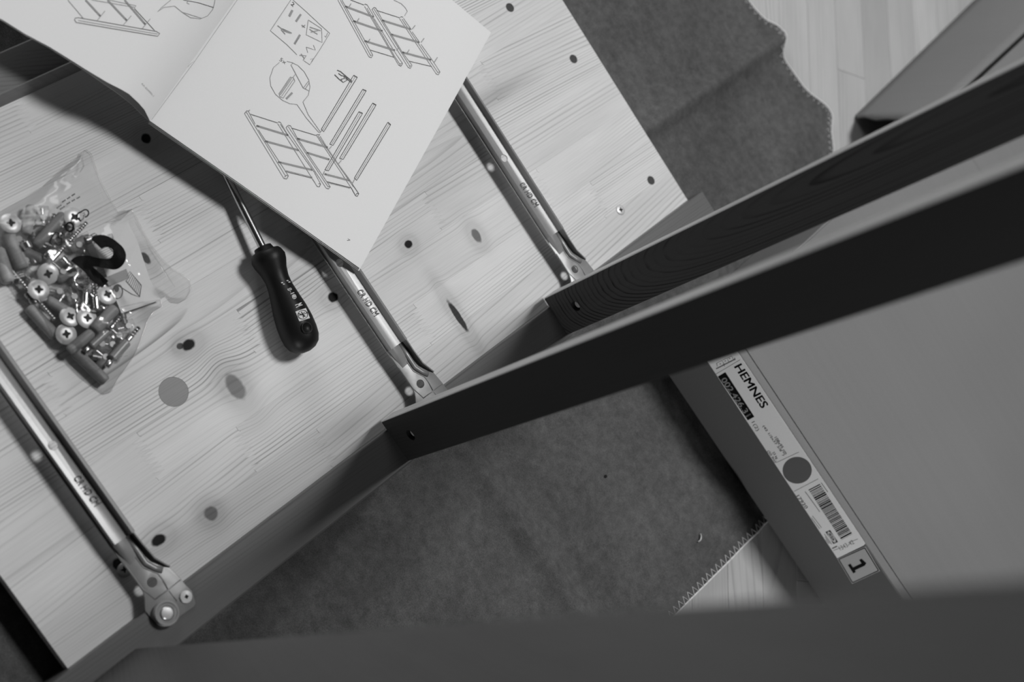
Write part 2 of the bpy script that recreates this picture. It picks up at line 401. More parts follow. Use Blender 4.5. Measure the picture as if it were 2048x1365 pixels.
# panel of glued staves
pb = MB().box((-.43, -.8262, -.018), (.006, -.0004, -.0125))
panel = part(pb, 'side_panel', M['pine'], color=(.9, .3, .3, 1)); tag(panel, 'unstained pine inner side panel glued from finger-jointed staves')
seams = [.0, -.0378, -.081, -.1252, -.1675, -.2065, -.252, -.297, -.3415, -.386, -.428]
joints = [[-.541], [-.603, -.383, -.112], [-.678, -.1653], [-.540, -.30], [-.71, -.44, -.20], [-.40, -.15], [-.556, -.25], [-.47, -.18], [-.69, -.36], [-.597, -.33]]
tones = [[.96, .97], [1.03, 1.0, 1.05, 1.02], [1.0, 1.04, 1.0], [1.0, 1.0, .99], [1.01, .99, 1.0, 1.0], [1.0, .99, .95], [1.0, 1.0, .96], [.98, .97, 1.0], [.98, 1.0, 1.0], [1.0, 1.02, .98]]
flats = [[.02, .9], [.05, .02, .05, .1], [.1, .1, .05], [.15, .05, .02], [.3, .4, .15, .1], [.05, .02, .7], [.1, .1, .2], [.1, .6, .3], [.2, .3, .2], [.2, .3, .3]]
holes = [(-.2861, -.0712), (-.2034, -.0328), (-.0429, -.0313)]
pscrews = [(-.0362, -.0924), (-.0371, -.7475)]
def finger(x0, x1, y, g):
    n = 9; pts = []; xs = x0 + .004; w_ = (x1 - x0 - .006) / n
    pts = [(x0, y + .004), (xs, y + .004)]
    for i in range(n):
        pts += [(xs + w_ * (i + .32), y + .0055), (xs + w_ * (i + .68), y - .0050)]
    pts += [(x1 - .002, y - .004), (x1, y - .004)]
    return [(p[0], p[1] + g) for p in pts]
sd = .13
for i in range(10):
    x1, x0 = seams[i] - .00003, seams[i + 1] + .00003
    js = sorted(joints[i]); ys = [-.8265] + js + [0.0]
    for k in range(len(ys) - 1):
        lowp = [(x0, ys[k]), (x1, ys[k])] if k == 0 else finger(x0, x1, ys[k], .00012)
        hip = [(x0, ys[k + 1]), (x1, ys[k + 1])] if k == len(ys) - 2 else finger(x0, x1, ys[k + 1], -.00012)
        sd = (sd + .3819) % 1
        o = MB().prism(lowp + hip[::-1], -.0125, random.uniform(-.00012, .0))
        o = o.build('stave', M['pine'], panel, color=(tones[i][k], sd, flats[i][k], 1))
        cs = []
        for (hx, hy) in holes:
            if x0 < hx < x1 + .006 and ys[k] < hy < ys[k + 1]: cs += [cyl((hx, hy, -.0035), .0052, .01), cyl((hx, hy, -.011), .0030, .02)]
        for (hx, hy) in pscrews:
            if x0 - .006 < hx < x1 + .006 and ys[k] < hy < ys[k + 1]: cs.append(lambda m, hx=hx, hy=hy: m.lathe([(.0035, -.004), (.0062, .0004), (.0062, .003)], (hx, hy, 0)))
        if x0 < -.1225 and x1 > -.150 and ys[k] < -.6273 < ys[k + 1]: cs.append(cyl((-.1365, -.6273, -.004), .0131, .01, n=40))
        for c_ in cs: cut(o, [c_])
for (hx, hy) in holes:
    h_ = MB().lathe([(.0053, -.0003), (.0046, -.0034), (.0034, -.0036), (.0034, -.009)], (hx, hy, 0), n=24).build('drilled_hole', M['bore'], panel, smooth=True)  # sleeve coloured darker than the pine to give the bore its shade
    MB().lathe([(.0034, -.0036), (.0034, -.0033)], (hx, hy, 0), n=20).build('hole_shade_disc', M['dark'], h_)  # black disc standing in for the deep shade of the bore
plug = MB().lathe([(.0130, -.004), (.0130, -.0003), (.0128, -.0001)], (-.1365, -.6273, 0), n=40).build('knot_plug', M['plug'], panel, color=(.6, .4, .3, 1)); tag(plug, 'darker round wooden plug')
def cross_head(parent, c, r, axis=(0, 0, 1), dome=.0006, mat='steel', rec=.42, ang=.4, name='screw', flat=True):
    c = Vector(c); ax = Vector(axis).normalized()
    o = MB().lathe([(r * .55, -.0035), (r * .97, -.0006), (r, 0), (r * .93, dome * .5), (r * .5, dome)], c, ax, 28).build(name, M[mat], parent, smooth=True)
    a = ax.orthogonal().normalized(); b = ax.cross(a); a, b = a * math.cos(ang) + b * math.sin(ang), b * math.cos(ang) - a * math.sin(ang)
    m = MB(); q = r * rec; h = r * .10; top = c + ax * (dome + .0003)
    pts = [(q, h * .7), (h * 1.6, h * 1.6), (h * .7, q), (-h * .7, q), (-h * 1.6, h * 1.6), (-q, h * .7), (-q, -h * .7), (-h * 1.6, -h * 1.6), (-h * .7, -q), (h * .7, -q), (h * 1.6, -h * 1.6), (q, -h * .7)]
    vs = [top + a * p[0] + b * p[1] for p in pts] + [top - ax * .0004 + a * p[0] + b * p[1] for p in pts]
    m.add(vs, [list(range(12)), list(range(12, 24))[::-1]] + [(i, (i + 1) % 12, 12 + (i + 1) % 12, 12 + i) for i in range(12)])
    m.build('cross_recess_shade', M['dark'], o)  # dark cross laid on the head, colour standing in for recess shade
    return o
for (hx, hy) in pscrews: tag(cross_head(panel, (hx, hy, .0001), .0056, mat='bead', rec=.5), 'zinc screw set in the pine panel')
# legs
def board(x0, x1, y0, y1, z0, z1): return MB().box((x0, y0, z0), (x1, y1, z1))
lg = part(board(0, .0385, -.96, .0145, -.030, LEGZ), 'front_leg', M['leg'], bevel=.0016, color=(1, .21, .1, 1)); tag(lg, 'dark stained front leg')
m = MB(); y0, y1 = -.96, .0145
sec = [(-.4165, -.018), (-.4165, 0), (-.4222, .0145), (-.4235, LEGZ), (-.4535, LEGZ), (-.4550, LEGZ - .0015), (-.455, -.030), (-.4165, -.030)]
m.add([(x, y0, z) for x, z in sec] + [(x, y1, z) for x, z in sec], [list(range(8)), list(range(8, 16))] + [(i, (i + 1) % 8, 8 + (i + 1) % 8, 8 + i) for i in range(8)])
bl = part(m, 'back_leg', M['leg_back'], color=(1, .55, .3, 1)); tag(bl, 'dark stained back leg')
# rails (vertical boards)
def rail(p_in, p_out, axis, thick, zt, name, mat, edge, hole_px, lab):
    A = at(*p_in, LEGZ); B = at(*p_out, LEGZ); A.z = B.z = LEGZ + .0004
    ax = Vector(axis).normalized(); u = (B - A); W_ = u.length; u.normalize(); t = Vector((-u.y, u.x, 0)) * thick
    if t.y < 0: t = -t
    L = zt / ax.z
    # local frame: x along u, y along thickness, z along axis
    M4 = Matrix(((u.x, t.x / thick, ax.x, A.x), (u.y, t.y / thick, ax.y, A.y), (u.z, t.z / thick, ax.z, A.z), (0, 0, 0, 1)))
    o = MB().box((0.0004, 0, 0), (W_, thick, L)).build(name, mat, None, bevel=.0007, color=(1, .4, .5, 1))
    h = M4.inverted() @ on_plane(hole_px[0], hole_px[1], A, t.normalized())
    cut(o, [cyl((h.x, -.002, h.z), .0056, .0105, (0, 1, 0))]); cut(o, [cyl((h.x, .004, h.z), .0026, .03, (0, 1, 0))])
    o.parent = D; o.matrix_local = Matrix.Translation(-D.location) @ M4; tag(o, lab)
    e = MB().box((-.0006, .0006, .0006), (.0006, thick - .0006, L)).build('unstained_edge', edge, o, color=(1, .7, .2, 1)); tag(e, 'pale unstained inner edge')
    s = MB().lathe([(.004, 0), (.004, .002), (.0012, .0022)], (h.x, .0055, h.z), (0, -1, 0), 16).build('rail_screw', M['metal'], o); tag(s, 'screw sunk deep in the hole')
    return o
rail((1087.4, 598.2), (1134, 670.8), (-.0158, .0318, 1), .0155, 1.0, 'drawer_rail', M['rail_a'], M['rail_edge'], (1150, 613), 'dark stained rail nearer the top of the dresser')
rail((761.7, 845), (816, 923), (0, 0, 1), .0155, 1.0, 'drawer_rail', M['rail_b'], M['rail_edge'], (821, 871), 'dark stained rail nearer the bottom of the dresser')
pl = part(board(.0187, .0370, -.96, -.7784, LEGZ + .0004, 1.0), 'plinth_board', M['plinth'], bevel=.001, color=(1, .4, .4, 1)); tag(pl, 'dark stained plinth board standing at the bottom end')
# drawer runners (grey pressed steel); first one measured, the other two are copies
def runner():
    Z = .020
    P = lambda x, y, z=Z: at(230 + x / 5.935, 1040 + y / 5.935, z)
    yl, yw, yk, yr0, yr1 = (at(111.2, 941.2, Z - .004).y, at(122.5, 941.2, Z).y, at(158, 941.2, Z).y, at(174.5, 941.2, Z + .0065).y, at(185.4, 941.2, Z + .004).y)
    prof = [(yl, Z - .0066), (yl + .0004, Z - .0058), (yw - .0006, Z - .0057), (yw - .0002, Z - .0052), (yw, Z - .0004), (yw + .0005, Z), (yw * .65 + yk * .35, Z - .0006), (yw * .3 + yk * .7, Z - .0009), (yk - .001, Z - .0007), (yr0 - .0016, Z - .0004), (yr0 - .0006, Z + .0008), (yr0 - .0002, Z + .0050), (yr0 + .0006, Z + .0058), (yr1 - .0012, Z + .0050), (yr1, Z + .0030), (yr1 + .0002, Z + .0005)]
    th = .0011
    def off(i):
        a = Vector(prof[max(i - 1, 0)]); b = Vector(prof[min(i + 1, len(prof) - 1)]); t = (b - a).normalized(); return Vector((t.y, -t.x)) * th
    low = [(prof[i][0] + off(i).x, prof[i][1] + off(i).y) for i in range(len(prof))]
    ring = prof + low[::-1]; n = len(ring)
    xa, xb = -.470, P(195, 160).x
    m = MB(); m.add([(xa, y, z) for y, z in ring] + [(xb, y, z) for y, z in ring], [list(range(n)), list(range(n, 2 * n))] + [(i, (i + 1) % n, n + (i + 1) % n, n + i) for i in range(n)])
    body = m.build('drawer_runner', M['metal'], D, smooth=True); tag(body, 'grey steel drawer runner')
    # left part of the web running on into the foot
    fz = .0150
    pl_ = [(-60, 60), (0, 395), (180, 640), (330, 850), (352, 930), (358, 1080), (400, 1135), (500, 1240), (620, 1262), (720, 1220), (775, 1145), (940, 1030), (957, 990), (915, 850), (840, 775), (770, 690), (650, 562), (600, 535), (470, 458), (300, 250), (240, 180), (120, 60)]
    pts = [P(x, y, fz) for x, y in pl_]
    m = MB(); base = [(yl, Z - .0058), (yw - .0002, Z - .0052), (yw + .0005, Z), (yw * .65 + yk * .35, Z - .0006), (yw * .3 + yk * .7, Z - .0009), (yk + .002, fz)]
    secs = []
    for q_ in (0, .2, .4, .6, .8, 1):
        s_ = q_ * q_ * (3 - 2 * q_); secs.append([(xb - .0005 + .024 * q_, y + .0015 * s_, z * (1 - s_) + (fz - .0003) * s_) for y, z in base])
    m.add([p for sc_ in secs for p in sc_], [(i * 6 + j, i * 6 + j + 1, i * 6 + 7 + j, i * 6 + 6 + j) for i in range(5) for j in range(5)])
    m.build('web_end', M['metal'], body, smooth='all')
    foot = MB().prism([(p.x, p.y) for p in pts], fz - .0013, fz).build('foot_plate', M['metal'], body, bevel=.0004, smooth=True)
    hc = P(440, 745, fz); wc = at(106, 891.4, Z)
    cut(foot, [cyl((hc.x, hc.y, .01), .0042, .02)])
    cut(body, [cyl((wc.x, wc.y, .01), .0040, .02)])
    fl = bpy.data.objects.new  # keep tidy
    # raised pressings
    m = MB()
    def ridge(pts, r, z0=fz - .0002): m.tube([P(x, y, z0) for x, y in pts], r, 8)
    ridge([(180, 370), (340, 572), (508, 640), (560, 705), (625, 825)], .0007)
    ridge([(150, 195), (260, 370), (360, 520), (470, 580), (560, 600)], .0030, fz - .0004)
    ridge([(478, 945), (625, 835), (775, 715)], .0006); ridge([(640, 845), (735, 970)], .0006)
    ridge([(120, 540), (330, 830), (480, 950)], .0006)
    m.build('pressed_ridge', M['metal'], body, smooth='all')
    # lip along the upper edge of the foot
    lp = [(180, 110), (250, 200), (330, 300), (470, 462), (600, 540), (650, 565)]; hs = [.0105, .0095, .0075, .0055, .0030, .0010]
    m = MB(); vs = []
    for (x, y), h in zip(lp, hs):
        a = P(x, y, fz + h); b = P(x, y, fz + h); a.z = fz - .001; nrm = Vector((-.4, 1, 0)).normalized() * .0011
        b2 = Vector((a.x, a.y, fz + h)); vs += [a, b2, b2 + nrm, a + nrm]
    k = len(lp); fs = [(0, 1, 2, 3), (4 * k - 4, 4 * k - 3, 4 * k - 2, 4 * k - 1)]
    for i in range(k - 1):
        for j in range(4): fs.append((4 * i + j, 4 * i + (j + 1) % 4, 4 * i + 4 + (j + 1) % 4, 4 * i + 4 + j))
    m.add(vs, fs).build('edge_lip', M['metal'], body, smooth=True)
    rc = P(620, 1110, fz + .006)
    wm = MB().lathe([(.0098, -.0055), (.0105, -.0045), (.0105, .0012), (.0098, .0022), (.0088, .0022), (.0080, .0010), (.0062, .0010), (.0058, .0004)], (rc.x, rc.y, fz + .0040), n=40).build('roller', M['wheel'], body, smooth=True); tag(wm, 'grey plastic roller wheel')
    hb = MB().lathe([(.0052, 0), (.0052, .0016), (.0044, .0024), (.0018, .0026)], (rc.x, rc.y, fz + .0040), n=28).build('roller_hub', M['hub'], body, smooth=True); tag(hb, 'pale round rivet in the roller')
    sc = P(848, 915, fz + .002)
    cross_head(body, (sc.x, sc.y, fz + .0012), .0052, mat='white_face', rec=.32, dome=.0012, name='runner_screw')
    bpy.data.objects[-1 if False else 0]
    return body
def text_mesh(body, bold=False, spacing=1.0):
    c = bpy.data.curves.new('t', 'FONT'); c.body = body; c.size = 1.0; c.resolution_u = 3; c.space_character = spacing
    o = bpy.data.objects.new('t', c); COL.objects.link(o)
    dg = bpy.context.evaluated_depsgraph_get(); dg.update()
    me = bpy.data.meshes.new_from_object(o.evaluated_get(dg))
    v = [p.co.copy() for p in me.vertices]; f = [list(p.vertices) for p in me.polygons]
    bpy.data.objects.remove(o); bpy.data.meshes.remove(me)
    x0 = min(p.x for p in v); x1 = max(p.x for p in v); y0 = min(p.y for p in v); y1 = max(p.y for p in v)
    return [((p.x - x0) / (x1 - x0), (p.y - y0) / (y1 - y0)) for p in v], f
def text_px(m, body, p0, p1, up, proj, bold=False, lift=.00015, spacing=1.0):
    """flat lettering laid on a surface: p0->p1 is the baseline, up the height vector, proj maps a pixel to (point, normal)"""
    v, f = text_mesh(body, bold, spacing); hgt = math.hypot(*up)
    dx, dy = p1[0] - p0[0], p1[1] - p0[1]; ln = math.hypot(dx, dy); e = hgt * (bold if isinstance(bold, float) else .02)
    for sx, sy in (((-1, -.5), (1, -.5), (0, .5), (-1, .5), (1, .5)) if bold else ((0, 0),)):
        vs = []; ox, oy = dx / ln * e * sx + up[0] / hgt * e * sy, dy / ln * e * sx + up[1] / hgt * e * sy
        for a, b in v:
            x = p0[0] + dx * a + up[0] * b + ox; y = p0[1] + dy * a + up[1] * b + oy
            P, n_ = proj(x, y); vs.append(P + n_ * lift)
        m.add(vs, f)
def ribbon_px(m, pts, wpx, proj, lift=.00015):
    """thin printed line through pixels laid on a surface"""
    pts = [Vector(p) for p in pts]; L = []
    for i, p in enumerate(pts):
        t = (pts[min(i + 1, len(pts) - 1)] - pts[max(i - 1, 0)])
        if t.length < 1e-6: t = Vector((1, 0))
        t.normalize(); nn = Vector((-t.y, t.x)) * wpx / 2
        for q in (p + nn, p - nn):
            P, n_ = proj(q.x, q.y); L.append(P + n_ * lift)
    m.add(L, [(2 * i, 2 * i + 1, 2 * i + 3, 2 * i + 2) for i in range(len(pts) - 1)])
def poly_px(m, pts, proj, lift=.00015):
    vs = []
    for x, y in pts:
        P, n_ = proj(x, y); vs.append(P + n_ * lift)
    m.add(vs, [list(range(len(pts)))])
UP = Vector((0, 0, 1))
run1 = runner()
wp = lambda x, y: (at(x, y, .0204), UP)
m = MB(); text_px(m, 'CR HD CM', (147, 957), (190, 1014), (13.5, -7.6), wp, .012, lift=.00005)
lt = m.build('embossed_lettering', M['emboss'], run1, recalc=False)
r2 = copy_tree(run1, D); r2.location = run1.location + Vector((.0008, .3092, 0))
r3 = copy_tree(run1, D); r3.location = run1.location + Vector((.0012, .5375, 0))

# ------------------------------------------------------------------ instruction booklet
Sb = at(300, 242, .037); Rb = at(720, 537, .029); Rt_ = at(982, 65, .026); T = Rt_ - Rb
bk = empty('instruction_booklet', (-.34, -.3, .02), 'open assembly instruction booklet with line drawings lying across runners and pine panel', 'booklet')
lpx = [(300, 242, .037), (297, 236, .0395), (289, 219.7, .0445), (277, 206, .0485), (258, 188, .0525), (242, 178.7, .0545), (215, 165, .0565), (176, 141.6, .058), (137, 117, .059), (98, 93, .0595), (49, 67, .060), (6, 40, .060), (-60, 4, .060)]
lpx2 = [(300, 243, .035), (296, 240, .036), (281, 227, .038), (262, 208, .041), (234, 186, .045), (215, 173, .047), (176, 146, .049), (137, 121, .050), (98, 96, .051), (49, 70, .051), (6, 43, .051), (-60, 7, .051)]
def ruled(edge, dz=0, th=.00025):
    m = MB(); nT = 6; k = len(edge)
    vs = [e + T * (j / nT) + Vector((0, 0, dz)) for e in edge for j in range(nT + 1)]
    fs = [(i * (nT + 1) + j, (i + 1) * (nT + 1) + j, (i + 1) * (nT + 1) + j + 1, i * (nT + 1) + j + 1) for i in range(k - 1) for j in range(nT)]
    m.add(vs, fs); return m
def right_edge(drop, ext, bump):
    out = []
    for i in range(13):
        s_ = i / 12; p = Sb.lerp(Rb, s_) + (Rb - Sb).normalized() * ext * s_
        p.z += bump * math.sin(math.pi * min(1, s_ * 1.0)) - drop; out.append(p)
    return out
def thick(vs, fs, th):
    # a sheet given real thickness: top, bottom and rim
    vs = [Vector(p) for p in vs]; n = len(vs); cnt = {}
    nz = 0
    for f in fs:
        a, b, c = vs[f[0]], vs[f[1]], vs[f[2]]; nz += (b - a).cross(c - a).z
        for i in range(len(f)):
            e = (f[i], f[(i + 1) % len(f)]); cnt[e] = 1
    if nz < 0: fs = [list(f)[::-1] for f in fs]; cnt = {(b, a): 1 for a, b in cnt}
    m = MB(); m.add(vs + [p - Vector((0, 0, th)) for p in vs], [list(f) for f in fs] + [[i + n for i in f][::-1] for f in fs] + [(b, a, a + n, b + n) for a, b in cnt if (b, a) not in cnt])
    return m
def sheet(m, name, lab=None):
    o = thick(m.v, m.f, .00025).build(name, M['paper'], bk, smooth=True, recalc=False)
    if lab: tag(o, lab)
    return o
rp = ruled(right_edge(0, 0, .0008)); lp = ruled([at(*p) for p in lpx])
rpo = sheet(rp, 'right_page', 'right page numbered 7 with ladder-like frame drawings'); lpo = sheet(lp, 'left_page', 'left page curling up from the spine')
off2 = T.normalized() * -.0012
for dz, ex in ((.0016, .0004), (.0030, .0010)):
    e = [p + off2 * (dz / .0016) * .6 for p in right_edge(dz, ex, .0015)]; sheet(ruled(e), 'under_page')
e = [at(*p) for p in lpx2]; sheet(ruled(e), 'under_page')
bvs = [BVHTree.FromPolygons([tuple(p) for p in q.v], q.f) for q in (rp, lp)]
def on_page(x, y):
    d = ray(x, y).normalized(); best = None
    for b in bvs:
        h = b.ray_cast(CAM, d)
        if h[0] is not None and (best is None or h[3] < best[2]): best = (h[0], h[1] if h[1].z > 0 else -h[1], h[3])
    if best is None:
        return on_plane(x, y, Sb, UP), UP
    return best[0], best[1]
pd, pm_, pg = MB(), MB(), MB()   # dark, mid, grey print
def zz(x0, y0, s): return lambda *p: [(x0 + a / s, y0 + b / s) for a, b in p]
A = zz(470, 200, 6.203); B = zz(640, 0, 7.877); C_ = zz(520, 0, 4.875); Dz = zz(0, 0, 4.096)
def L(mm, pts, w_):
    q = []
    for i in range(len(pts) - 1):
        a, b = Vector(pts[i]), Vector(pts[i + 1]); n = max(1, int((b - a).length / 8)); q += [a.lerp(b, k / n) for k in range(n)]
    ribbon_px(mm, q + [Vector(pts[-1])], w_, on_page, .0003)
dk = lambda p, w_=1.3: L(pd, p, w_)
md = lambda p, w_=1.1: L(pm_, p, w_)
th = lambda p, w_=4.0: L(pg, p, w_)
# frame drawing, lower half of the right page
for p in ([(118, 170), (605, 975)], [(165, 140), (250, 300)], [(290, 370), (662, 940)], [(140, 150), (630, 950)], [(565, 280), (650, 430)], [(530, 295), (1020, 1075)], [(560, 300), (985, 900), (1062, 1045)], [(955, 975), (1020, 1075)],
          [(632, 345), (1130, 1095)], [(690, 322), (770, 470), (1060, 900), (1182, 1080)], [(660, 330), (1155, 1080)], [(1010, 440), (1440, 1090)], [(1055, 450), (1160, 620), (1290, 810), (1450, 1030)], [(1030, 445), (1470, 1080)], [(630, 877), (960, 960)], [(1150, 1028), (1425, 1097)]): md(A(*p))
for p in ([(118, 170), (145, 135), (165, 140)], [(165, 140), (185, 125)], [(190, 178), (525, 285), (540, 272), (565, 280)], [(605, 975), (640, 982), (662, 945), (635, 935), (615, 960)], [(1020, 1075), (1045, 1080), (1062, 1045), (1035, 1040)], [(620, 888), (955, 972)], [(632, 345), (660, 315), (690, 322)], [(700, 350), (1000, 440), (1020, 430), (1055, 435)],
          [(1130, 1095), (1160, 1105), (1182, 1080), (1150, 1075)], [(1140, 1015), (1435, 1090)], [(1440, 1090), (1495, 1190)], [(1495, 1190), (1515, 1198), (1535, 1165), (1450, 1040)], [(1500, 1180), (1510, 1160), (1530, 1165)]): dk(A(*p))
for p in ([(265, 320), (660, 440)], [(370, 510), (790, 625)], [(535, 770), (960, 870)], [(770, 480), (1150, 590)], [(890, 655), (1170, 740)], [(1110, 920), (1420, 1000)]):
    th(A(*p), 3.6); a, b = Vector(p[0]), Vector(p[1]); dk(A(a, a.lerp(b, .09)), 2.6); dk(A(b, b.lerp(a, .06)), 2.0)
for q in ([(642.5, 258.8), (707, 151), (714.5, 155), (647.3, 263.7)], [(659.4, 288.7), (725.2, 179), (732.3, 182), (665.9, 291)], [(649.7, 340.3), (717.5, 224), (725, 227), (657, 341.9)], [(679, 317), (745, 206.5), (752, 210.5), (686, 319.3)], [(708.6, 356.4), (775.5, 244.8), (781, 250), (713.4, 361)]):
    dk([q[0], q[1], q[2], q[3], q[0]], 1.35); a = (Vector(q[0]) + Vector(q[3])) / 2; b = (Vector(q[1]) + Vector(q[2])) / 2; md([a, b], .9); dk([q[1], q[2]], 2.0)
for p in ([(1050, 410), (1080, 375)], [(1165, 610), (1200, 575)], [(1285, 790), (1320, 750)], [(1090, 930), (1110, 885)], [(1455, 1035), (1485, 985)]): md(A(*p), 1.6)
# frame drawing, top right
for p in ([(280, 0), (770, 895)], [(345, 0), (700, 630), (832, 870)], [(320, 0), (800, 880)], [(745, 80), (850, 260)], [(700, 100), (1240, 1030)], [(740, 130), (1170, 880), (1270, 1030)], [(850, 290), (1190, 840), (1300, 1000)], [(818, 150), (1390, 1065)], [(880, 130), (980, 310), (1300, 830), (1450, 1030)], [(850, 140), (1420, 1050)], [(1250, 290), (1830, 1165)], [(1290, 300), (1860, 1150)],
          [(1315, 290), (1440, 470)], [(1450, 500), (1570, 670)], [(1590, 700), (1790, 980), (1890, 1135)], [(1160, 0), (1280, 60), (1340, 120), (1375, 180), (1330, 250)]): md(B(*p))
for p in ([(770, 895), (805, 912), (832, 870), (790, 875)], [(480, 0), (690, 80), (710, 65), (745, 80)], [(1240, 1030), (1275, 1045), (1300, 1000), (1265, 1005)], [(790, 790), (1170, 905)], [(818, 150), (850, 118), (880, 130)], [(1390, 1065), (1420, 1078), (1450, 1035), (1405, 1045)], [(890, 165), (1250, 280), (1275, 265), (1310, 272)], [(1830, 1165), (1860, 1180), (1890, 1135), (1850, 1140)], [(1400, 965), (1760, 1050)]): dk(B(*p))
for p in ([(395, 100), (850, 270)], [(520, 330), (985, 490)], [(700, 645), (1180, 795)], [(975, 320), (1430, 460)], [(1110, 540), (1565, 670)], [(1295, 825), (1750, 945)]):
    th(B(*p), 3.6); a, b = Vector(p[0]), Vector(p[1]); dk(B(a, a.lerp(b, .09)), 2.4); dk(B(b, b.lerp(a, .06)), 2.0)
for p in ([(455, 108), (490, 58)], [(580, 345), (615, 290)], [(745, 675), (788, 615)], [(1205, 800), (1245, 740)], [(1365, 845), (1405, 785)], [(1450, 460), (1500, 400)], [(1590, 670), (1640, 605)], [(1800, 980), (1850, 905)]): md(B(*p), 1.6)
for p in ([(268, 1108), (320, 1128), (500, 1280), (495, 1300), (470, 1285), (380, 1200)], [(228, 1178), (300, 1250), (365, 1300), (430, 1262), (400, 1240)], [(288, 1158), (340, 1195), (375, 1200), (385, 1240), (330, 1250), (345, 1280)]): dk(B(*p), 1.8)
# parts bag picture and magnifier bubble
for p in ([(300, 0), (100, 300), (260, 435), (360, 535)], [(430, 595), (485, 632), (580, 490), (680, 325), (590, 245), (440, 105), (320, 0)], [(470, 195), (600, 280), (605, 415), (450, 340), (470, 195)], [(450, 460), (540, 490), (520, 440)], [(450, 460), (465, 515)], [(190, 608), (130, 660), (95, 760), (105, 840), (150, 920), (220, 980), (290, 1012), (360, 1020)], [(360, 1020), (450, 1150), (575, 1295)], [(418, 995), (470, 1120), (590, 1290)],
          [(418, 995), (470, 930), (487, 850), (475, 780), (430, 700), (370, 640), (310, 610), (262, 600)], [(200, 925), (310, 765)], [(210, 940), (325, 775)], [(192, 920), (303, 758)], [(320, 755), (345, 725)], [(630, 350), (640, 365), (660, 320)], [(500, 610), (520, 570), (490, 580)]): md(C_(*p), 1.1)
for p in ([(318, 618), (302, 635), (420, 858), (480, 888)], [(425, 855), (470, 795)], [(440, 870), (478, 810)], [(185, 915), (295, 752), (325, 760), (340, 790), (225, 958), (195, 945), (185, 915)]): md(C_(*p), 1.3)
for p, w_ in (([(315, 100), (285, 160)], 4.5), ([(398, 140), (350, 210)], 4), ([(390, 340), (335, 430)], 4), ([(255, 965), (315, 905)], 4)): th(C_(*p), w_)
for p in ([(370, 170), (352, 208)], [(375, 375), (338, 430)], [(170, 250), (215, 285), (310, 325)], [(205, 290), (245, 335)], [(215, 280), (300, 318)], [(225, 300), (300, 325)], [(405, 245), (438, 270)], [(410, 265), (440, 245)], [(480, 285), (560, 335)], [(485, 265), (590, 300)], [(495, 315), (575, 295)], [(385, 540), (450, 545), (420, 590)], [(400, 525), (430, 570)]): md(C_(*p), 1.8)
# left page
for p in ([(555, 0), (680, 148)], [(640, 168), (1290, 280)], [(750, 0), (1100, 60)], [(890, 0), (1115, 48), (1100, 66)], [(795, 170), (860, 90)], [(1010, 205), (1075, 130)], [(1165, 235), (1230, 155)], [(1400, 0), (1320, 65), (1290, 97), (1340, 62), (1430, 50), (1490, 100), (1560, 145), (1640, 155), (1700, 130), (1740, 80), (1755, 30), (1760, 0)], [(1490, 100), (1650, 150)], [(1540, 5), (1530, 25), (1550, 35)]): md(Dz(*p), 1.2)
for p in ([(1100, 70), (1265, 250)], [(615, 150), (640, 145), (1280, 258), (1308, 275), (1290, 298), (625, 185), (610, 165), (615, 150)], [(1500, 0), (1620, 22), (1750, 62)]): dk(Dz(*p), 1.3)
for p in ([(700, 0), (825, 135)], [(880, 0), (1040, 170)], [(1020, 0), (1190, 200)]):
    th(Dz(*p), 3.6); a, b = Vector(p[0]), Vector(p[1]); dk(Dz(b, b.lerp(a, .1)), 2.2)
text_px(pd, '2', (581, 9), (586, 14), (4, -6), on_page, True)
text_px(pd, '5x', (558, 121), (570, 129), (4, -6), on_page)
text_px(pd, '7', (693, 481), (698, 484.5), (2.8, -3.6), on_page)
text_px(pm_, 'AA-604990-1', (282, 168), (306, 194), (2.2, -3.0), on_page)
for mm, nm, mt in ((pd, 'printed_outline', 'print_mid'), (pm_, 'printed_line', 'print_grey'), (pg, 'printed_shading', 'print_grey')):
    mm.build(nm, M[mt], bk, recalc=False)
fold = MB(); ribbon_px(fold, [(303, 240), (390, 122), (480, -8)], .8, on_page, .0001); fold.build('spine_fold_shade', M['print_grey'], bk, recalc=False)  # grey line laid on the pages as shade of the crease
stp = at(383, 127, .0372); 
st = MB().tube([stp + Vector((-.001, .004, 0)), stp, stp + Vector((.001, -.004, 0))], .0003, 6).build('staple', M['steel'], bk); tag(st, 'steel staple in the fold')

# ------------------------------------------------------------------ screwdriver
H0 = at(531, 503, .0175); H1 = at(611, 698, .0178); ax = (H1 - H0); HL = ax.length; ax.normalize()
sdv = empty('screwdriver', (-.15, -.5, 0), 'black handled screwdriver with steel shaft lying on pine panel half under booklet', 'screwdriver')
hu = Vector((-ax.y, ax.x, 0)).normalized()
if hu.y < 0: hu = -hu
hn = ax.cross(hu).normalized()
if hn.z < 0: hn = -hn
hp = [(0, .0125), (.02, .0142), (.07, .0160), (.12, .0152), (.20, .0125), (.28, .0112), (.36, .0116), (.46, .0134), (.58, .0158), (.70, .0172), (.80, .0174), (.88, .0165), (.94, .0140), (.98, .0095), (1.0, .004)]
m = MB(); nS = 36; vs = []
facet = math.radians(52)   # one of three flats, turned towards the lamp
for t_, r in hp:
    for k in range(nS):
        th_ = 2 * math.pi * k / nS
        q = math.cos(3 * (th_ - facet)); f_ = 1 - .055 * max(0, q) * (1 if t_ > .15 else t_ / .15)
        m.v.append(H0 + ax * HL * 1.03 * t_ + (hu * math.cos(th_) + hn * math.sin(th_)) * r * f_)
for i in range(len(hp) - 1):
    for k in range(nS): m.f.append([i * nS + k, i * nS + (k + 1) % nS, (i + 1) * nS + (k + 1) % nS, (i + 1) * nS + k])
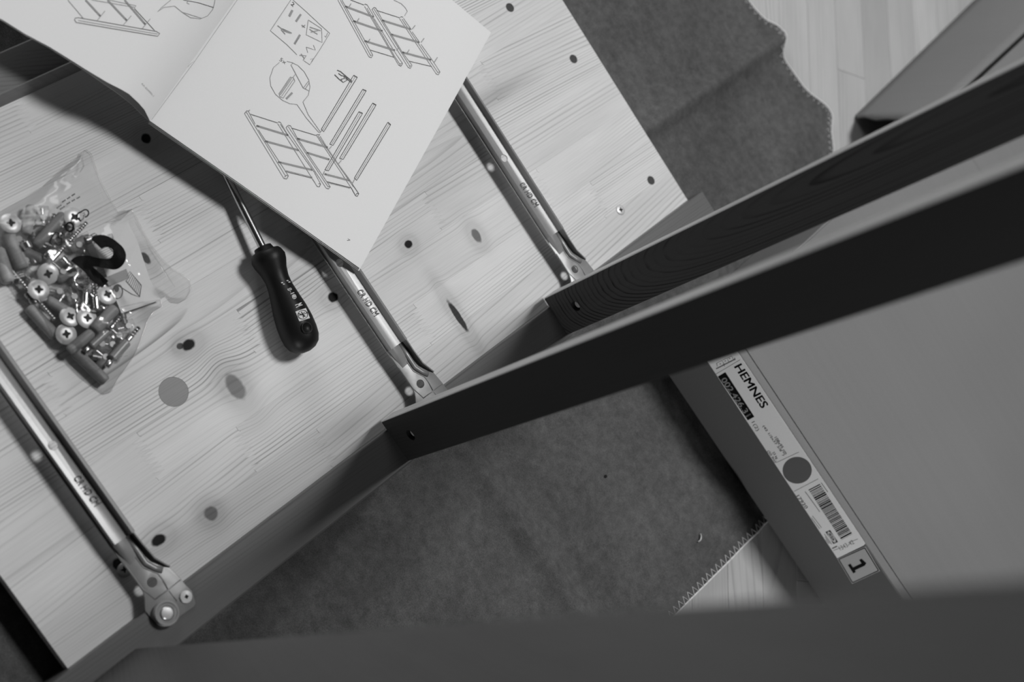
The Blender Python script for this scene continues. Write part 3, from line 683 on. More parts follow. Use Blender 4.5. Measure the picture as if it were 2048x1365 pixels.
m.f.append(list(range(nS))); m.f.append([(len(hp) - 1) * nS + k for k in range(nS)])
hmesh = [tuple(p) for p in m.v]; hf = list(m.f)
handle = m.build('handle', M['black_plastic'], sdv, smooth='all')
hb = BVHTree.FromPolygons(hmesh, hf)
def on_handle(x, y):
    d = ray(x, y).normalized(); h = hb.ray_cast(CAM, d)
    if h[0] is None: return on_plane(x, y, H0, UP), UP
    nn = h[1] if h[1].dot(d) < 0 else -h[1]
    return h[0], nn
hc, hnrm = on_handle(614, 656)
cut(handle, [lambda mm: mm.lathe([(.0044, -.045), (.0044, .003)], hc, hnrm, 24)])
for p in handle.data.polygons: p.use_smooth = True
try: handle.data.set_sharp_from_angle(angle=math.radians(50))
except Exception: pass
m = MB().lathe([(.0044, -.0003), (.0046, .0003), (.0056, .0004), (.0058, -.0004)], hc, hnrm, 24); m.build('hole_rim', M['black_plastic'], handle, smooth='all')
MB().lathe([(.0043, -.006), (.0043, -.0055)], hc, hnrm, 20).build('hang_hole_shade', M['dark'], handle)  # dark disc set inside the hole as its shade
S1 = at(529, 503, .0175); S0 = at(453, 352, .012); sdir = (S0 - S1).normalized()
MB().tube([S1 - sdir * .01, S0 + sdir * .05], .0036, 20).build('shaft', M['shaft'], sdv, smooth=True)
MB().tube([S1 - sdir * .002, S1 + sdir * .004], [.0098, .0082], 24).build('collar', M['black_plastic'], sdv, smooth=True)
m = MB()
text_px(m, 'II', (562, 566), (567, 570), (13, -5), on_handle, True, .0006)
text_px(m, '8-10', (574, 579), (585, 596), (7, -3), on_handle, True, .0006)
c0 = Vector((588, 595)); ribbon_px(m, [c0 + Vector((math.cos(a * .524), math.sin(a * .524))) * 3.6 for a in range(13)], 1.0, on_handle, .0006); ribbon_px(m, [c0 + Vector((-3, 1)), c0 + Vector((3, -1))], .9, on_handle, .0006); ribbon_px(m, [c0 + Vector((-1, -3)), c0 + Vector((1, 3))], .9, on_handle, .0006)
text_px(m, 'M', (590, 611), (592, 616), (12, -5), on_handle, True, .0006)
q = zz(540, 540, 7.583)
qa, qb, qc, qd = (Vector(p) for p in q((385, 635), (540, 583), (600, 735), (445, 783)))
gp = []
for i in range(9):
    for j in range(9):
        p = qa.lerp(qb, i / 8).lerp(qd.lerp(qc, i / 8), j / 8); P, n_ = on_handle(p.x, p.y); gp.append(P + n_ * .0004)
m.add(gp, [(i * 9 + j, i * 9 + j + 1, i * 9 + 10 + j, i * 9 + 9 + j) for i in range(8) for j in range(8)])
m.build('white_marking', M['print_white'], handle, recalc=False)
m = MB(); cc = Vector(q((492, 685))[0])
ribbon_px(m, [cc + Vector((math.cos(a * .3927), math.sin(a * .3927) * .95)) * 9.2 for a in range(17)], 1.0, on_handle, .0009)
for p in ([(430, 665), (480, 690), (560, 655)], [(440, 700), (520, 650)], [(470, 640), (500, 690), (530, 715)], [(500, 730), (500, 690)]): ribbon_px(m, [Vector(a_).lerp(Vector(b_), k_ / 4) for a_, b_ in zip(q(*p)[:-1], q(*p)[1:]) for k_ in range(5)], 1.3, on_handle, .0009)
m.build('emblem_print', M['print_black'], handle, recalc=False)

# ------------------------------------------------------------------ carton with label
P0 = Vector((.1105, -.1352, FZ + .0045)); e1 = (Vector((.4685, -.1235, 0)) - Vector((.1525, -.1335, 0))).normalized()
n1 = Vector((e1.y, -e1.x, 0)).normalized()
TOP = .086; P1 = P0 + e1 * 1.05; e2 = Vector((-.028, 1, 0)).normalized(); DEP = .95
bx = empty('carton', (.5, .2, FZ), 'large flat brown carton with white article label on its side beside the grey blanket', 'box')
q = [P0, P1, P1 + e2 * DEP, P0 + e2 * DEP]
m = MB()
up = Vector((0, 0, TOP - P0.z)); inn = Vector((.002, .002, 0))
m.add(q + [p + up for p in q], [(3, 2, 1, 0), (4, 5, 6, 7), (0, 1, 5, 4), (1, 2, 6, 5), (2, 3, 7, 6), (3, 0, 4, 7)])
m.build('carton_body', M['card'], bx, bevel=.0012)
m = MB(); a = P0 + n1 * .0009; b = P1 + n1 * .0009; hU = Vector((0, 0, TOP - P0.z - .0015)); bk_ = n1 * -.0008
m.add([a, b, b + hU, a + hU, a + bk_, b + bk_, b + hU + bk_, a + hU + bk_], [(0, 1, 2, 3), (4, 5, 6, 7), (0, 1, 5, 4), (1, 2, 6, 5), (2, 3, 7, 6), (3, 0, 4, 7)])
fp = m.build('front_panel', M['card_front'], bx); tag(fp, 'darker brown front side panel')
# top flap sheet edge, a crease line beside the label, and the torn end flap leaning out
m = MB(); a = P0 + up + e1 * .002; m.add([a + e2 * .0105 + UP * .0002, a + e2 * .0105 + e1 * 1.0 + UP * .0002, a + e2 * .5 + e1 * 1.0 + UP * .0002, a + e2 * .5 + UP * .0002, a + e2 * .0105 + UP * .0011, a + e2 * .0105 + e1 * 1.0 + UP * .0011, a + e2 * .5 + e1 * 1.0 + UP * .0011, a + e2 * .5 + UP * .0011], [(3, 2, 1, 0), (4, 5, 6, 7), (0, 1, 5, 4), (1, 2, 6, 5), (2, 3, 7, 6), (3, 0, 4, 7)])
tf = m.build('top_flap', M['card'], bx, bevel=.0008); tag(tf, 'top flap folded flat, its edge beside the label')
m = MB(); rows = []
rag = [0, .0045, -.002, .004, .010, .006, .016, .022, .020]
def end_top(y): return Vector((.1045 - .028 * (y + .13), y, TOP - .002))
ys = [.335, .36, .40, .46, .53, .60, .67, .74, .82]
nr = 8
for j in range(nr + 1):
    s_ = j / nr; row = []
    for i, y in enumerate(ys):
        yb = y + (rag[j] + .012 * s_ if i == 0 else .012 * s_ * (1 - i / 8))
        tpt = end_top(y); bpt = Vector((.0525 - .068 * (y - .335), yb, FZ + .0015))
        row.append(tpt.lerp(bpt, s_) + Vector((-.004 * math.sin(math.pi * s_), 0, 0)))
    rows.append(row)
k = len(ys); m.add([p for r_ in rows for p in r_], [(j * k + i, j * k + i + 1, (j + 1) * k + i + 1, (j + 1) * k + i) for j in range(nr) for i in range(k - 1)])
fl = m.build('end_flap', M['card'], bx, smooth='all'); sl = fl.modifiers.new('thick', 'SOLIDIFY'); sl.thickness = .003; sl.offset = 0; tag(fl, 'torn end flap leaning outwards')
PL = Vector((.1525, -.1335, 0)) + n1 * .0006
off_d = (P0 - PL).dot(n1); PL = P0 + n1 * .0012
lab_p = lambda x, y: (on_plane(x, y, PL, n1), n1)
z7 = zz(1420, 700, 7.586); z8 = zz(1540, 880, 4.404); z5 = zz(1400, 690, 2.575)
def slab(pts, name, mat, parent, lift, lab=None):
    m = MB(); top = [lab_p(x, y)[0] + n1 * lift for x, y in pts]; bot = [p - n1 * lift for p in top]; k = len(pts)
    m.add(top + bot, [list(range(k)), list(range(k, 2 * k))[::-1]] + [(i, (i + 1) % k, k + (i + 1) % k, k + i) for i in range(k)])
    o = m.build(name, mat, parent); 
    if lab: tag(o, lab)
    return o
tl, tr_ = Vector((1478, 708)), Vector((1420, 730))
LB = slab([(1478 - 30, 708 - 45), (1728.2, 1083.5), (1730.7, 1087.8), (1727.5, 1091.5), (1674.5, 1117.2), (1420 - 30, 730 - 45)], 'article_label', M['label'], bx, .0002, 'white printed article label')
kb = MB(); kw = MB(); kg = MB()
LF = .0003
text_px(kb, 'HEMNES', (1468.5, 734.5), (1523.2, 817.5), (14.3, -7.4), lab_p, .042, LF)
poly_px(kb, z7((120, 405), (235, 338), (675, 1015), (575, 1070)), lab_p, LF)
text_px(kw, '002.426.31', (1442, 759.5), (1492.8, 834.5), (9.6, -5.6), lab_p, True, LF * 1.8)
text_px(kb, '1(2)', (1501.5, 846.5), (1512, 864), (7.8, -4.4), lab_p, False, LF)
text_px(kb, '(42 1/2x37 3/8 ")', (1524.2, 853.5), (1565.5, 912.5), (5.0, -2.9), lab_p, True, LF)
text_px(kb, '108x95 cm', (1548.6, 876), (1570.5, 909.5), (5.2, -2.9), lab_p, True, LF)
text_px(kb, '23 kg', (1543.5, 906), (1551.8, 919.5), (5.2, -2.9), lab_p, True, LF)
text_px(kb, '(50 lbs)', (1533.5, 903.5), (1548.5, 926), (5.2, -2.9), lab_p, True, LF)
cc = Vector((1594.6, 940.9)); 
poly_px(kb if False else kg, [cc + Vector((29.2 * math.cos(a * math.pi / 24), 26.8 * math.sin(a * math.pi / 24))) for a in range(48)], lab_p, LF)
for p in (z5((390, 608), (510, 552)), z5((485, 755), (610, 690)), z7((90, 368), (458, 150)), z8((560, 975), (640, 945)), z8((690, 908), (775, 873))): ribbon_px(kg, p, .9, lab_p, LF)
a0, a1, b0, b1 = Vector((340, 440)), Vector((440, 388)), Vector((630, 882)), Vector((727, 830))
t_ = 0; rr = random.Random(5)
while t_ < 1:
    wd = rr.choice((.010, .010, .018, .026)); gp = rr.choice((.008, .012, .016))
    e_ = min(1, t_ + wd); poly_px(kb, z8(a0.lerp(b0, t_), a1.lerp(b1, t_), a1.lerp(b1, e_), a0.lerp(b0, e_)), lab_p, LF); t_ = e_ + gp
text_px(kb, '17920', (1592.8, 993), (1611.2, 1018.5), (5.4, -3.2), lab_p, True, LF)
text_px(kg, '1343-42', (1681.5, 1101.5), (1709.5, 1087.5), (-5, -7.5), lab_p, False, LF)
ribbon_px(kb, z8((548, 958), (592, 937)), 2.0, lab_p, LF)
poly_px(kb, z8((490, 812), (530, 795), (600, 900), (560, 918)), lab_p, LF)
ec = Vector(z8((545, 856))[0]); e_u = Vector((7.5, 11.2)); e_v = Vector((4.6, -2.4))
poly_px(kw, [ec + e_u * math.cos(a * math.pi / 12) * .98 + e_v * math.sin(a * math.pi / 12) * .9 for a in range(24)], lab_p, LF * 1.6)
for (p, w_) in (([(480, 830), (545, 920)], 1.0), ([(487, 855), (530, 915)], 1.0), ([(492, 880), (518, 915)], 1.0), ([(310, 455), (440, 635)], 1.2), ([(375, 670), (455, 775)], 1.0), ([(365, 685), (440, 785)], 1.0), ([(452, 378), (510, 460)], 1.2)): ribbon_px(kg, z8(*p), w_, lab_p, LF)
for p, w_ in (([(95, 287), (385, 140)], 2.2), ([(115, 250), (100, 200)], 1.2), ([(200, 210), (225, 250)], 1.0), ([(105, 200), (185, 160), (225, 230)], 1.0), ([(200, 150), (260, 120), (290, 190)], 1.0), ([(270, 120), (330, 90), (360, 150)], 1.0), ([(375, 120), (385, 155)], 1.5)): ribbon_px(kg, z7(*p), w_, lab_p, LF)
for x, y in ((158, 213), (233, 168), (300, 130)): ribbon_px(kb, z7((x - 8, y + 4), (x + 8, y - 4)), 1.6, lab_p, LF)
k3 = MB(); text_px(k3, 'IKEA', ec - e_u * .62 - e_v * .45, ec + e_u * .62 - e_v * .45, e_v * 1.0, lab_p, True, LF * 2.4)
kb.build('black_print', M['print_black'], LB, recalc=False); kw.build('white_print', M['print_white'], LB, recalc=False); kg.build('grey_print', M['print_mid'], LB, recalc=False); k3.build('logo_print', M['print_black'], LB, recalc=False)
ST = slab([(1675, 1118.4), (1730.7, 1093.4), (1760.3, 1142.3), (1704.6, 1168.4)], 'number_sticker', M['sticker'], bx, .0003, 'grey square sticker numbered 1')
m = MB(); z4 = zz(1650, 1050, 4.334)
bd = [Vector(p) for p in ((1675, 1118.4), (1730.7, 1093.4), (1760.3, 1142.3), (1704.6, 1168.4))]; cen = sum(bd, Vector((0, 0))) / 4
bd = [cen + (p - cen) * .93 for p in bd]; 
for i in range(4): ribbon_px(m, [bd[i], bd[(i + 1) % 4]], 1.7, lab_p, LF * 1.6)
poly_px(m, z4((200, 348), (222, 336), (270, 408), (247, 421)), lab_p, LF * 1.6)
poly_px(m, z4((238, 372), (330, 328), (350, 352), (254, 398)), lab_p, LF * 1.6)
poly_px(m, z4((298, 304), (318, 294), (360, 332), (345, 355), (325, 345)), lab_p, LF * 1.6)
m.build('black_print', M['print_black'], ST, recalc=False)

# ------------------------------------------------------------------ small scraps on the blanket
c = at(1397, 1075, -.028); m = MB()
for k in range(9):
    a = -1.3 + 2.6 * k / 8; o_ = Vector((math.cos(a + .5), math.sin(a + .5), 0)); wv = .0004 + .0022 * math.cos(a) ** 2
    m.v += [c + o_ * .0052 - Vector((0, 0, .0005)), c + o_ * (.0052 - wv) + Vector((0, 0, .0012))]
for k in range(8): m.f.append((2 * k, 2 * k + 1, 2 * k + 3, 2 * k + 2))
sh = m.build('wood_shaving', M['slip'], smooth='all'); sl = sh.modifiers.new('thick', 'SOLIDIFY'); sl.thickness = .0006
tag(sh, 'tiny pale curled wood shaving lying on grey blanket', 'shaving')
c = at(1211, 953, -.029); sp = MB().lathe([(.0008, 0), (.0018, .0004), (.0016, .0012), (.0005, .0018)], c, (.3, .2, 1), 9).build('dark_crumb', M['dark']); tag(sp, 'tiny dark crumb lying on grey blanket', 'crumb')

# ------------------------------------------------------------------ bag of fittings
bag_px = [(172, 299), (183, 308), (192, 335), (203, 365), (222, 400), (236, 424), (250, 421), (262, 418), (270, 428), (282, 452), (300, 486), (322, 515), (345, 538), (366, 550), (380, 560), (382, 578), (374, 597), (358, 606), (343, 604), (332, 592), (322, 598), (325, 612), (308, 622), (296, 640), (288, 662), (276, 698), (258, 728), (236, 758), (222, 784), (208, 789), (190, 776), (165, 756), (130, 722), (100, 696), (66, 640), (40, 605), (18, 572), (-8, 552), (-40, 540), (-46, 480), (-30, 440), (-6, 428), (20, 412), (50, 396), (84, 375), (104, 356), (132, 330), (152, 316), (163, 304)]
bpoly = [at(x, y, .002).to_2d() for x, y in bag_px]
bag = empty('fittings_bag', (-.25, -.63, 0), 'clear plastic bag printed with a big black 2, holding screws and dowels', 'bag')
def bdist(p):
    d = 9
    for i in range(len(bpoly)):
        a, b = bpoly[i], bpoly[(i + 1) % len(bpoly)]; e = b - a; t = max(0, min(1, (p - a).dot(e) / e.length_squared)); d = min(d, (p - a - e * t).length)
    return d
fillc = [at(90, 500).to_2d(), at(150, 620).to_2d(), at(200, 700).to_2d(), at(225, 530).to_2d(), at(265, 560).to_2d()]
def bag_z(p):
    d = bdist(p); e = 1 - math.exp(-d / .008)
    f = max(math.exp(-((p - c).length / .04) ** 2) for c in fillc)
    z = .0012 + e * (.009 + .018 * f)
    z += e * (.0026 * mn.noise(Vector((p.x * 75, p.y * 75, 1))) + .0014 * abs(mn.noise(Vector((p.x * 120 + p.y * 60, p.y * 110, 5)))))
    return max(z, .0009)
vv, ff = cdt_sheet(bpoly, .0032)
m = MB(); m.add([(p.x, p.y, bag_z(p)) for p in vv], ff); bag_top = (list(m.v), list(m.f))
o = m.build('film', M['film'], bag, smooth='all')
m = MB(); m.add([(p.x, p.y, .0006) for p in vv], ff)
bb = BVHTree.FromPolygons([tuple(p) for p in bag_top[0]], bag_top[1])
def on_bag(x, y):
    d = ray(x, y).normalized(); h = bb.ray_cast(CAM, d)
    if h[0] is None: return at(x, y, .004), UP
    return h[0], (h[1] if h[1].z > 0 else -h[1])
def folds(pts, h):
    mm = MB(); P = [on_bag(x, y)[0] for x, y in pts]; mm.tube([p + Vector((0, 0, h * .3)) for p in P], [h * .3] + [h] * (len(P) - 2) + [h * .3], 6); return mm
for pts in ([(169, 306), (164, 318), (167, 333), (160, 345)], [(235, 428), (262, 420), (240, 440), (210, 446)], [(268, 440), (300, 500), (330, 545), (350, 575)], [(240, 615), (280, 606), (320, 600)], [(60, 612), (40, 600), (22, 588)], [(195, 740), (235, 715), (255, 712)]):
    o = folds(pts, .0007).build('film_fold', M['film'], bag, smooth='all')
seam = MB(); ring_ = [(p.x, p.y, .0014) for p in bpoly]; seam.tube(ring_ + ring_[:2], .00035, 6); seam.build('sealed_edge', M['film'], bag, smooth='all')
# prints on the film
m = MB()
two = zz(130, 390, 5.935)
outl = [(310, 525), (335, 495), (400, 480), (470, 482), (560, 520), (640, 580), (695, 640), (722, 710), (715, 780), (680, 840), (630, 878), (570, 890), (480, 875), (400, 858), (345, 850), (330, 855), (515, 1025), (440, 1105), (330, 1030), (210, 900), (65, 785), (110, 745), (180, 725), (270, 722), (350, 740), (430, 757), (500, 762), (545, 745), (570, 705), (565, 660), (530, 630), (480, 622), (440, 640), (425, 640)]
sharp = {0, 15, 16, 17, 20, 33}
fine_ = []
for i in range(len(outl)):
    p0_, p1_, p2_, p3_ = (Vector(outl[(i + j) % len(outl)]) for j in (-1, 0, 1, 2))
    if i in sharp: p0_ = p1_
    if (i + 1) % len(outl) in sharp: p3_ = p2_
    for t_ in (0, .25, .5, .75):
        fine_.append(.5 * ((2 * p1_) + (p2_ - p0_) * t_ + (2 * p0_ - 5 * p1_ + 4 * p2_ - p3_) * t_ ** 2 + (3 * p1_ - p0_ - 3 * p2_ + p3_) * t_ ** 3))
v2, f2 = cdt_sheet(fine_, 30)
vs = []
for p in v2:
    P, n_ = on_bag(*two(p)[0]); vs.append(P + Vector((0, 0, .0005)))
m.add(vs, f2)
def rb(pts, w_=2.0, f=two):
    q = f(*pts); q2 = []
    for i in range(len(q) - 1):
        a, b = Vector(q[i]), Vector(q[i + 1]); n = max(1, int((b - a).length / 6)); q2 += [a.lerp(b, k / n) for k in range(n)]
    ribbon_px(m, q2 + [Vector(q[-1])], w_, on_bag, .0006)
rb([(165, 305), (140, 275), (138, 245), (152, 222), (228, 180), (250, 178), (268, 192), (276, 215), (270, 245), (255, 262), (232, 270)], 2.6); rb([(160, 270), (175, 315), (190, 315)], 2.6); rb([(205, 235), (225, 215), (235, 240), (210, 255)], 1.5)
rb([(50 + 44 * math.cos(i * .4), 385 + 50 * math.sin(i * .4)) for i in range(17)], 4.0)
z4b = zz(0, 290, 5.1125)
for p in ([(520, 960), (560, 900), (600, 905), (595, 950), (630, 960), (625, 1010), (590, 1030), (560, 1000), (545, 1040), (505, 1000), (520, 960)], [(640, 900), (625, 930)]): rb(p, 2.6, z4b)
for a, b in (((635, 590), (780, 492)), ((680, 610), (830, 525)), ((580, 655), (630, 615)), ((610, 665), (665, 630))):
    a, b = Vector(a), Vector(b); k = 12
    for i in range(k):
        if i % 4 != 3: rb([a.lerp(b, i / k), a.lerp(b, (i + .75) / k)], 2.6, z4b)
pr = m.build('black_print', M['print_black'], bag, recalc=False); tag(pr, 'big black numeral 2 and small recycling marks printed on the film')

G1, G2, G3 = 'wide headed screws in the clear bag', 'wooden dowels in the clear bag', 'threaded screws in the clear bag'
def P_(x, y, z): return at(x, y, z)
# wide cross-head screws seen from above
discs = [(21, 447, .011, (-.05, .15), 'wide silver screw head at the left rim of the clear bag', .3), (148, 435, .012, (.1, .1), 'wide silver screw head under the small square print mark on the bag', .9),
         (96, 548, .009, (.25, -.2), 'dull wide screw head highest of the lower five in the bag', .5), (77, 580, .013, (.0, .1), 'wide screw head partly covering the dull head above it in the bag', .2),
         (140, 634, .012, (-.1, .2), 'bright wide screw head, left of the touching pair in the bag', .7), (174, 637, .013, (.05, .18), 'bright wide screw head, right of the touching pair in the bag', .1),
         (132, 669, .011, (.1, .05), 'wide screw head just below the touching pair in the bag', .4), (214, 590, .012, (-.05, .2), 'bright wide screw head half hidden by the folded paper slip', .6)]
for x, y, z, tl_, lab, an in discs:
    axd = Vector((tl_[0], tl_[1], 1)).normalized(); c = P_(x, y, z)
    r = .0088
    e = empty('wide_head_screw', (c.x, c.y, 0), lab, 'screw', G1)
    h_ = cross_head(e, c, r, axd, .0013, 'bead', .40, an, 'screw_head')
    MB().tube([c - axd * .001, c - axd * (z - .0012)], .0028, 10).build('screw_shank', M['steel'], e, smooth=True)
# dowels
def dowel(x0, y0, x1, y1, z, r, lab, tone=1.0):
    a = P_(x0, y0, z); b = P_(x1, y1, z); d = (b - a); Ld = d.length; d.normalize(); k = 20; m = MB()
    prof = [(0, .75), (.0015, .97), (.003, 1), (Ld - .003, 1), (Ld - .0015, .97), (Ld, .75)]
    u_ = d.orthogonal().normalized(); v_ = d.cross(u_)
    for h, s_ in prof:
        for j in range(k):
            t = 2 * math.pi * j / k; rr_ = r * s_ * (1 - .05 * (j % 2)); m.v.append(a + d * h + (u_ * math.cos(t) + v_ * math.sin(t)) * rr_)
    for i in range(5):
        for j in range(k): m.f.append((i * k + j, i * k + (j + 1) % k, (i + 1) * k + (j + 1) % k, (i + 1) * k + j))
    m.f += [list(range(k)), [5 * k + j for j in range(k)]]
    o = m.build('wooden_dowel', M['dowel'], smooth=True, color=(tone, random.random(), .3, 1)); tag(o, lab, 'dowel', G2)
dowel(149, 704, 212, 764, .0062, .0050, 'wooden dowel at the bottom tip of the clear bag', .8)
dowel(57, 614, 112, 674, .0056, .0050, 'wooden dowel along the lower left edge of the clear bag', 1.0)
dowel(138, 703, 184, 665, .0125, .0046, 'wooden dowel lying below the lowest wide screw head', .72)
dowel(189, 660, 230, 616, .0160, .0052, 'wooden dowel leaning below the folded paper slip', .78)
dowel(94, 600, 134, 624, .0075, .0046, 'short visible wooden dowel running under the touching screw heads', .9)
dowel(-6, 498, 18, 566, .0065, .0060, 'thick pale wooden dowel cut off by the left edge of the view', 1.25)
dowel(72, 492, 128, 430, .0090, .0050, 'long dark dowel under the small circle print on the bag', .55)
dowel(52, 468, 63, 412, .0085, .0045, 'pale upright dowel near the left screw head in the bag', 1.25)
dowel(14, 468, 46, 538, .0050, .0062, 'pale dowel below the left rim screw head in the bag', 1.15)
# threaded screws and bolts
def tscrew(x0, y0, x1, y1, z, r, lab, frac=.65, cat='screw', name='threaded_screw', head=True, mat='steel'):
    a = P_(x0, y0, z); b = P_(x1, y1, z); d = (b - a); Ls = d.length; d.normalize()
    e = empty(name, (a.x, a.y, 0), lab, cat, G3)
    n = max(4, int(Ls * frac / .0024)); pts = []; rs = []
    for i in range(n):
        t0 = Ls * frac * i / n; t1 = Ls * frac * (i + .5) / n; pts += [a + d * t0, a + d * t1]; rs += [r * .62, r]
    rs[0] = r * .3
    MB().tube(pts + [a + d * Ls * frac], rs + [r * .7], 12).build('thread', M[mat], e, smooth=True)
    MB().tube([a + d * Ls * frac, b], r * .95, 14).build('shank', M[mat], e, smooth=True)
    if head: MB().lathe([(r * .9, 0), (r * 1.7, .0012), (r * 1.75, .002), (r * 1.2, .003)], b - d * .001, d, 18).build('screw_head', M[mat], e, smooth=True)
    return e
tscrew(174, 444, 104, 521, .0165, .0021, 'long threaded screw running diagonally beneath the big 2 print', .80, head=False)
tscrew(174, 552, 170, 611, .0140, .0028, 'threaded screw with thick shank standing left of its twin in the bag', .6)
tscrew(188, 566, 193, 620, .0140, .0030, 'threaded screw with thick shank standing next to the half hidden screw head', .55)
tscrew(56, 580, 24, 543, .0075, .0021, 'thin threaded screw above the lower left dowel in the bag', .55, head=False)
tscrew(110, 641, 76, 602, .0110, .0021, 'thin threaded screw touching the left side of the screw head pair', .95, head=False)
tscrew(241, 634, 222, 656, .0150, .0022, 'short threaded screw right of the leaning dowel in the bag', .8, head=False)
tscrew(279, 654, 256, 681, .0120, .0024, 'pointed screw at the right edge of the lower bag', .75, head=False)
tscrew(239, 438, 236, 437, .0, .0005, '', .5, head=False) if False else None
tscrew(110, 427, 92, 462, .0060, .0022, 'short threaded screw behind the small circle print in the bag', .6, head=False)
tscrew(72, 528, 62, 512, .0060, .0018, 'tiny threaded screw near the centre left of the bag', .7, head=False)
# smooth pins / cam dowels with dark sleeves
def pin(x0, y0, x1, y1, z, r, lab, mat='metal', grp='steel pins in the clear bag', cat='pin'):
    a = P_(x0, y0, z); b = P_(x1, y1, z); d = (b - a).normalized()
    o = MB().tube([a, a + d * .0008, b - d * .0008, b], [r * .8, r, r, r * .8], 14).build('steel_pin', M[mat], smooth=True); tag(o, lab, cat, grp); return o
pin(254, 684, 224, 718, .0115, .0042, 'thick grey steel pin in line with the pointed screw in the bag')
pin(222, 722, 213, 735, .0105, .0026, 'short bright pin end at the lower right of the bag', 'steel')
pin(218, 660, 182, 693, .0085, .0036, 'dark steel pin lying under the leaning dowel', 'metal')
pin(178, 696, 168, 706, .0120, .0024, 'bright pin end beside the bottom tip dowel', 'steel')
pin(200, 611, 211, 621, .0100, .0016, 'thin bright pin between threaded screw and leaning dowel', 'steel')
pin(58, 498, 50, 484, .0120, .0040, 'bright stubby pin right of the left rim screw head', 'steel')
pin(104, 503, 92, 514, .0110, .0030, 'stubby pin at the lower end of the diagonal screw', 'steel')
# hex key
k_ = [(162, 541), (154, 550), (148.5, 557), (148, 562), (151, 569), (162, 579)]
o = MB().tube([P_(x, y, .0165) for x, y in k_], .0013, 6).build('hex_key', M['steel'], smooth='all'); tag(o, 'small bent hex key left of the big 2 print in the bag', 'hex key')
# clear plastic shelf pegs / cam housings
def housing(x, y, z, a, lab, s=.0058):
    c = P_(x, y, z); ca, sa = math.cos(a), math.sin(a); R_ = lambda u_, v_, h: Vector((c.x + u_ * ca - v_ * sa, c.y + u_ * sa + v_ * ca, c.z + h))
    e = empty('clear_peg', (c.x, c.y, 0), lab, 'fitting', 'clear plastic pegs in the clear bag')
    m = MB(); q = [(-1.5, -1), (1.5, -1), (1.5, 1), (-1.5, 1)]
    m.add([R_(u_ * s, v_ * s, -.003) for u_, v_ in q] + [R_(u_ * s * .92, v_ * s * .92, .003) for u_, v_ in q], [(3, 2, 1, 0), (4, 5, 6, 7), (0, 1, 5, 4), (1, 2, 6, 5), (2, 3, 7, 6), (3, 0, 4, 7)]); m.build('peg_body', M['clear'], e, bevel=.0007)
    m = MB().tube([R_(-1.1 * s, 0, 0), R_(1.1 * s, 0, 0)], .0016, 10); m.build('peg_pin', M['steel'], e, smooth=True)
    MB().lathe([(.0026, -.0012), (.0026, .0012)], R_(.4 * s, 0, .0025), (0, 0, 1), 14).build('peg_hub', M['metal'], e, smooth=True)
housing(145, 590, .0080, -.2, 'clear plastic peg below the hex key in the bag')
housing(112, 584, .0065, .9, 'clear plastic peg right of the upper wide screw head pair in the bag')
housing(45, 520, .0060, .5, 'clear plastic peg at centre left of the bag')
housing(85, 432, .0065, -.5, 'clear plastic peg near the upper left of the bag')
housing(218, 690, .0060, .9, 'clear plastic peg beside the thick grey pin in the bag')
housing(205, 712, .0055, .3, 'clear plastic peg low in the bag above the bottom dowel')
housing(250, 655, .0070, 1.3, 'clear plastic peg between the two right hand screws in the bag')
housing(120, 540, .0070, .2, 'clear plastic peg beneath the left end of the big 2 print', .007)
housing(150, 490, .0070, .8, 'clear plastic peg beside the diagonal screw in the bag', .007)
for i, (x, y, a) in enumerate(((128, 470, 1.2), (60, 560, .2), (30, 480, 1.0), (185, 540, .4), (160, 520, 1.4), (118, 612, .3), (196, 690, 1.1), (232, 668, .2), (100, 470, .1), (178, 590, .9), (70, 450, 1.5), (225, 700, .5))):
    housing(x, y, .0040, a, ('clear plastic peg deep in the bag above the big 2 print', 'clear plastic peg deep in the bag beside the thin threaded screw', 'clear plastic peg deep in the bag below the left rim screw head', 'clear plastic peg deep in the bag under the big 2 print', 'clear plastic peg deep in the bag left of the big 2 print', 'clear plastic peg deep in the bag above the touching screw heads', 'clear plastic peg deep in the bag below the leaning dowel', 'clear plastic peg deep in the bag at the lower right',
        'clear plastic peg deep in the bag under the long dark dowel', 'clear plastic peg deep in the bag between the twin threaded screws', 'clear plastic peg deep in the bag beside the pale upright dowel', 'clear plastic peg deep in the bag beneath the thick grey pin')[i], .0066)
dowel(112, 560, 150, 540, .0050, .0050, 'dark dowel lying under the clear pegs in mid bag', .5)
dowel(170, 600, 210, 640, .0048, .0048, 'dark dowel lying under the twin threaded screws', .5)
dowel(40, 500, 84, 520, .0045, .0045, 'dark dowel lying low at the left middle of the bag', .5)
dowel(140, 500, 172, 478, .0048, .0048, 'dark dowel lying under the diagonal threaded screw', .5)
dowel(196, 735, 232, 700, .0046, .0046, 'dark dowel lying under the bright pins low in the bag', .5)
nuts = [(118, 448, 'above the small circle print'), (136, 462, 'beside the small circle print'), (98, 492, 'below the recycling mark print'), (66, 478, 'right of the pale upright dowel'), (36, 556, 'by the left thin threaded screw'), (62, 596, 'at the lower left film edge'), (120, 600, 'above the left touching screw head'), (156, 574, 'inside the bend of the hex key'), (152, 622, 'above the gap of the touching screw heads'), (204, 636, 'under the leaning dowel'), (200, 670, 'below the dark steel pin'), (236, 690, 'beside the thick grey pin'), (196, 716, 'above the bottom tip dowel'), (246, 640, 'next to the short threaded screw'), (182, 478, 'above the big 2 print'), (132, 526, 'left of the big 2 foot')]  # dark pieces added to stand for shadow in the gaps between fittings
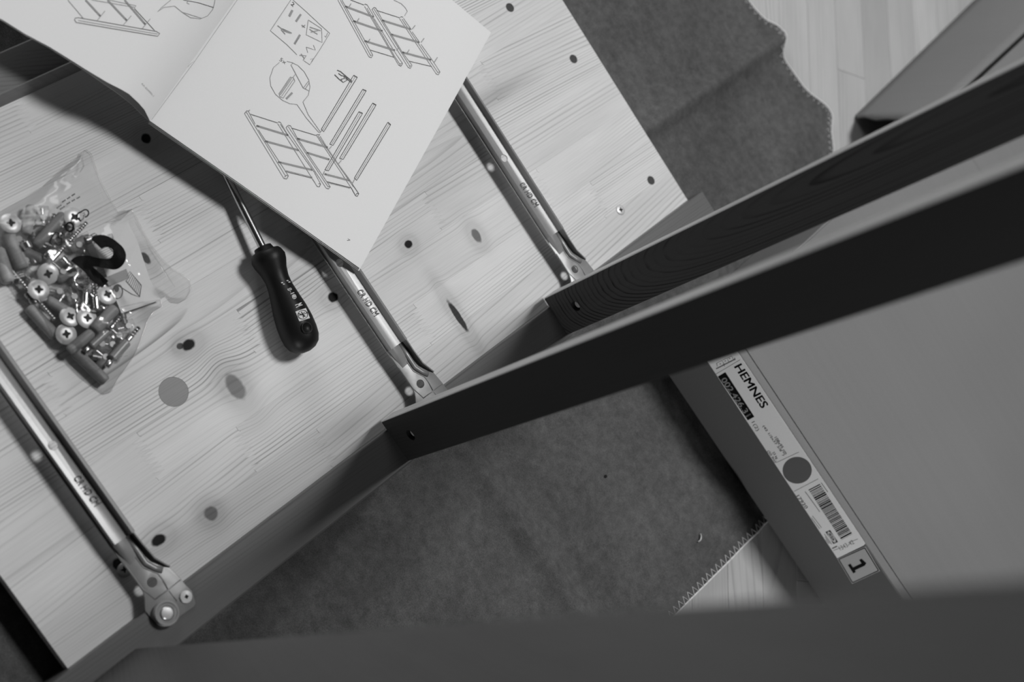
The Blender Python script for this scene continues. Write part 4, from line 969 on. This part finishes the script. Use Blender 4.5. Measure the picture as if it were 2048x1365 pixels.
for i, (x, y, lab) in enumerate(nuts):
    c = P_(x, y, .0045 + .002 * (i % 3)); a_ = i * 1.9; d_ = Vector((math.cos(a_), math.sin(a_), .15 * (i % 2))).normalized()
    o = MB().lathe([(.0030, -.0055), (.0036, -.0048), (.0036, -.0012), (.0030, -.0008), (.0030, .0008), (.0036, .0012), (.0036, .0048), (.0030, .0055)], c, d_, 16).build('gap_shade_nut', M['nut'], smooth=True)
    tag(o, 'dark nut added as gap shade in bag ' + lab, 'nut', 'added gap shade nuts in the clear bag')
# folded paper slip
sl = empty('paper_slip', (-.22, -.6, 0), 'white folded paper slip with hatched arrow drawing inside the clear bag', 'paper')
fr_ = [(174, 462), (256, 444), (276, 486), (300, 560), (322, 600), (243, 627), (228, 590), (205, 530)]
zs = [.0090, .0080, .0075, .0065, .0055, .0105, .0110, .0100]
vs = [P_(x, y, z) for (x, y), z in zip(fr_, zs)]
m = MB(); m.add(vs, [(0, 1, 2, 7), (7, 2, 3, 6), (6, 3, 4, 5)]); so = thick(m.v, m.f, .0004).build('paper_sheet', M['slip'], sl, recalc=False)
sb = BVHTree.FromPolygons([tuple(p) for p in vs], [(0, 1, 2, 7), (7, 2, 3, 6), (6, 3, 4, 5)])
def on_slip(x, y):
    h = sb.ray_cast(CAM, ray(x, y).normalized())
    if h[0] is None: return at(x, y, .013), UP
    return h[0], (h[1] if h[1].z > 0 else -h[1])
m = MB(); 
poly_px(m, two((500, 470), (560, 458), (580, 520), (510, 545)), on_slip, .0005); poly_px(m, two((330, 490), (430, 470), (420, 560), (350, 580)), on_slip, .0005)
poly_px(m, two((470, 985), (725, 880), (765, 990), (520, 1085)), on_slip, .0005)
m.build('grey_print', M['print_grey'], sl, recalc=False)
m = MB()
for i in range(26):
    t = i / 25; a = Vector((400, 660)).lerp(Vector((880, 1200)), t); b = Vector((520, 610)).lerp(Vector((905, 1080)), t)
    if .42 < t < .62: continue
    ribbon_px(m, two(a, b), .7, on_slip, .0006)
for p in ([(520, 620), (905, 1075), (885, 1215), (790, 1180), (620, 1070)], [(720, 1020), (885, 1210)]): ribbon_px(m, two(*p), 1.0, on_slip, .0006)
cc = Vector((625, 1150)); ribbon_px(m, two(*[cc + Vector((58 * math.cos(a * .524), 85 * math.sin(a * .524))) for a in range(13)]), 1.6, on_slip, .0006)
poly_px(m, two(*[Vector((612, 1115)) + Vector((28 * math.cos(a * .524), 42 * math.sin(a * .524))) for a in range(12)]), on_slip, .0006)
m.build('fine_print', M['print_mid'], sl, recalc=False)

for o in list(bpy.data.objects):
    if any(k in o.name for k in ('print', 'marking', 'lettering', 'edge_stitching', 'pressed_ridge')) and o.parent: o['kind'] = 'stuff'
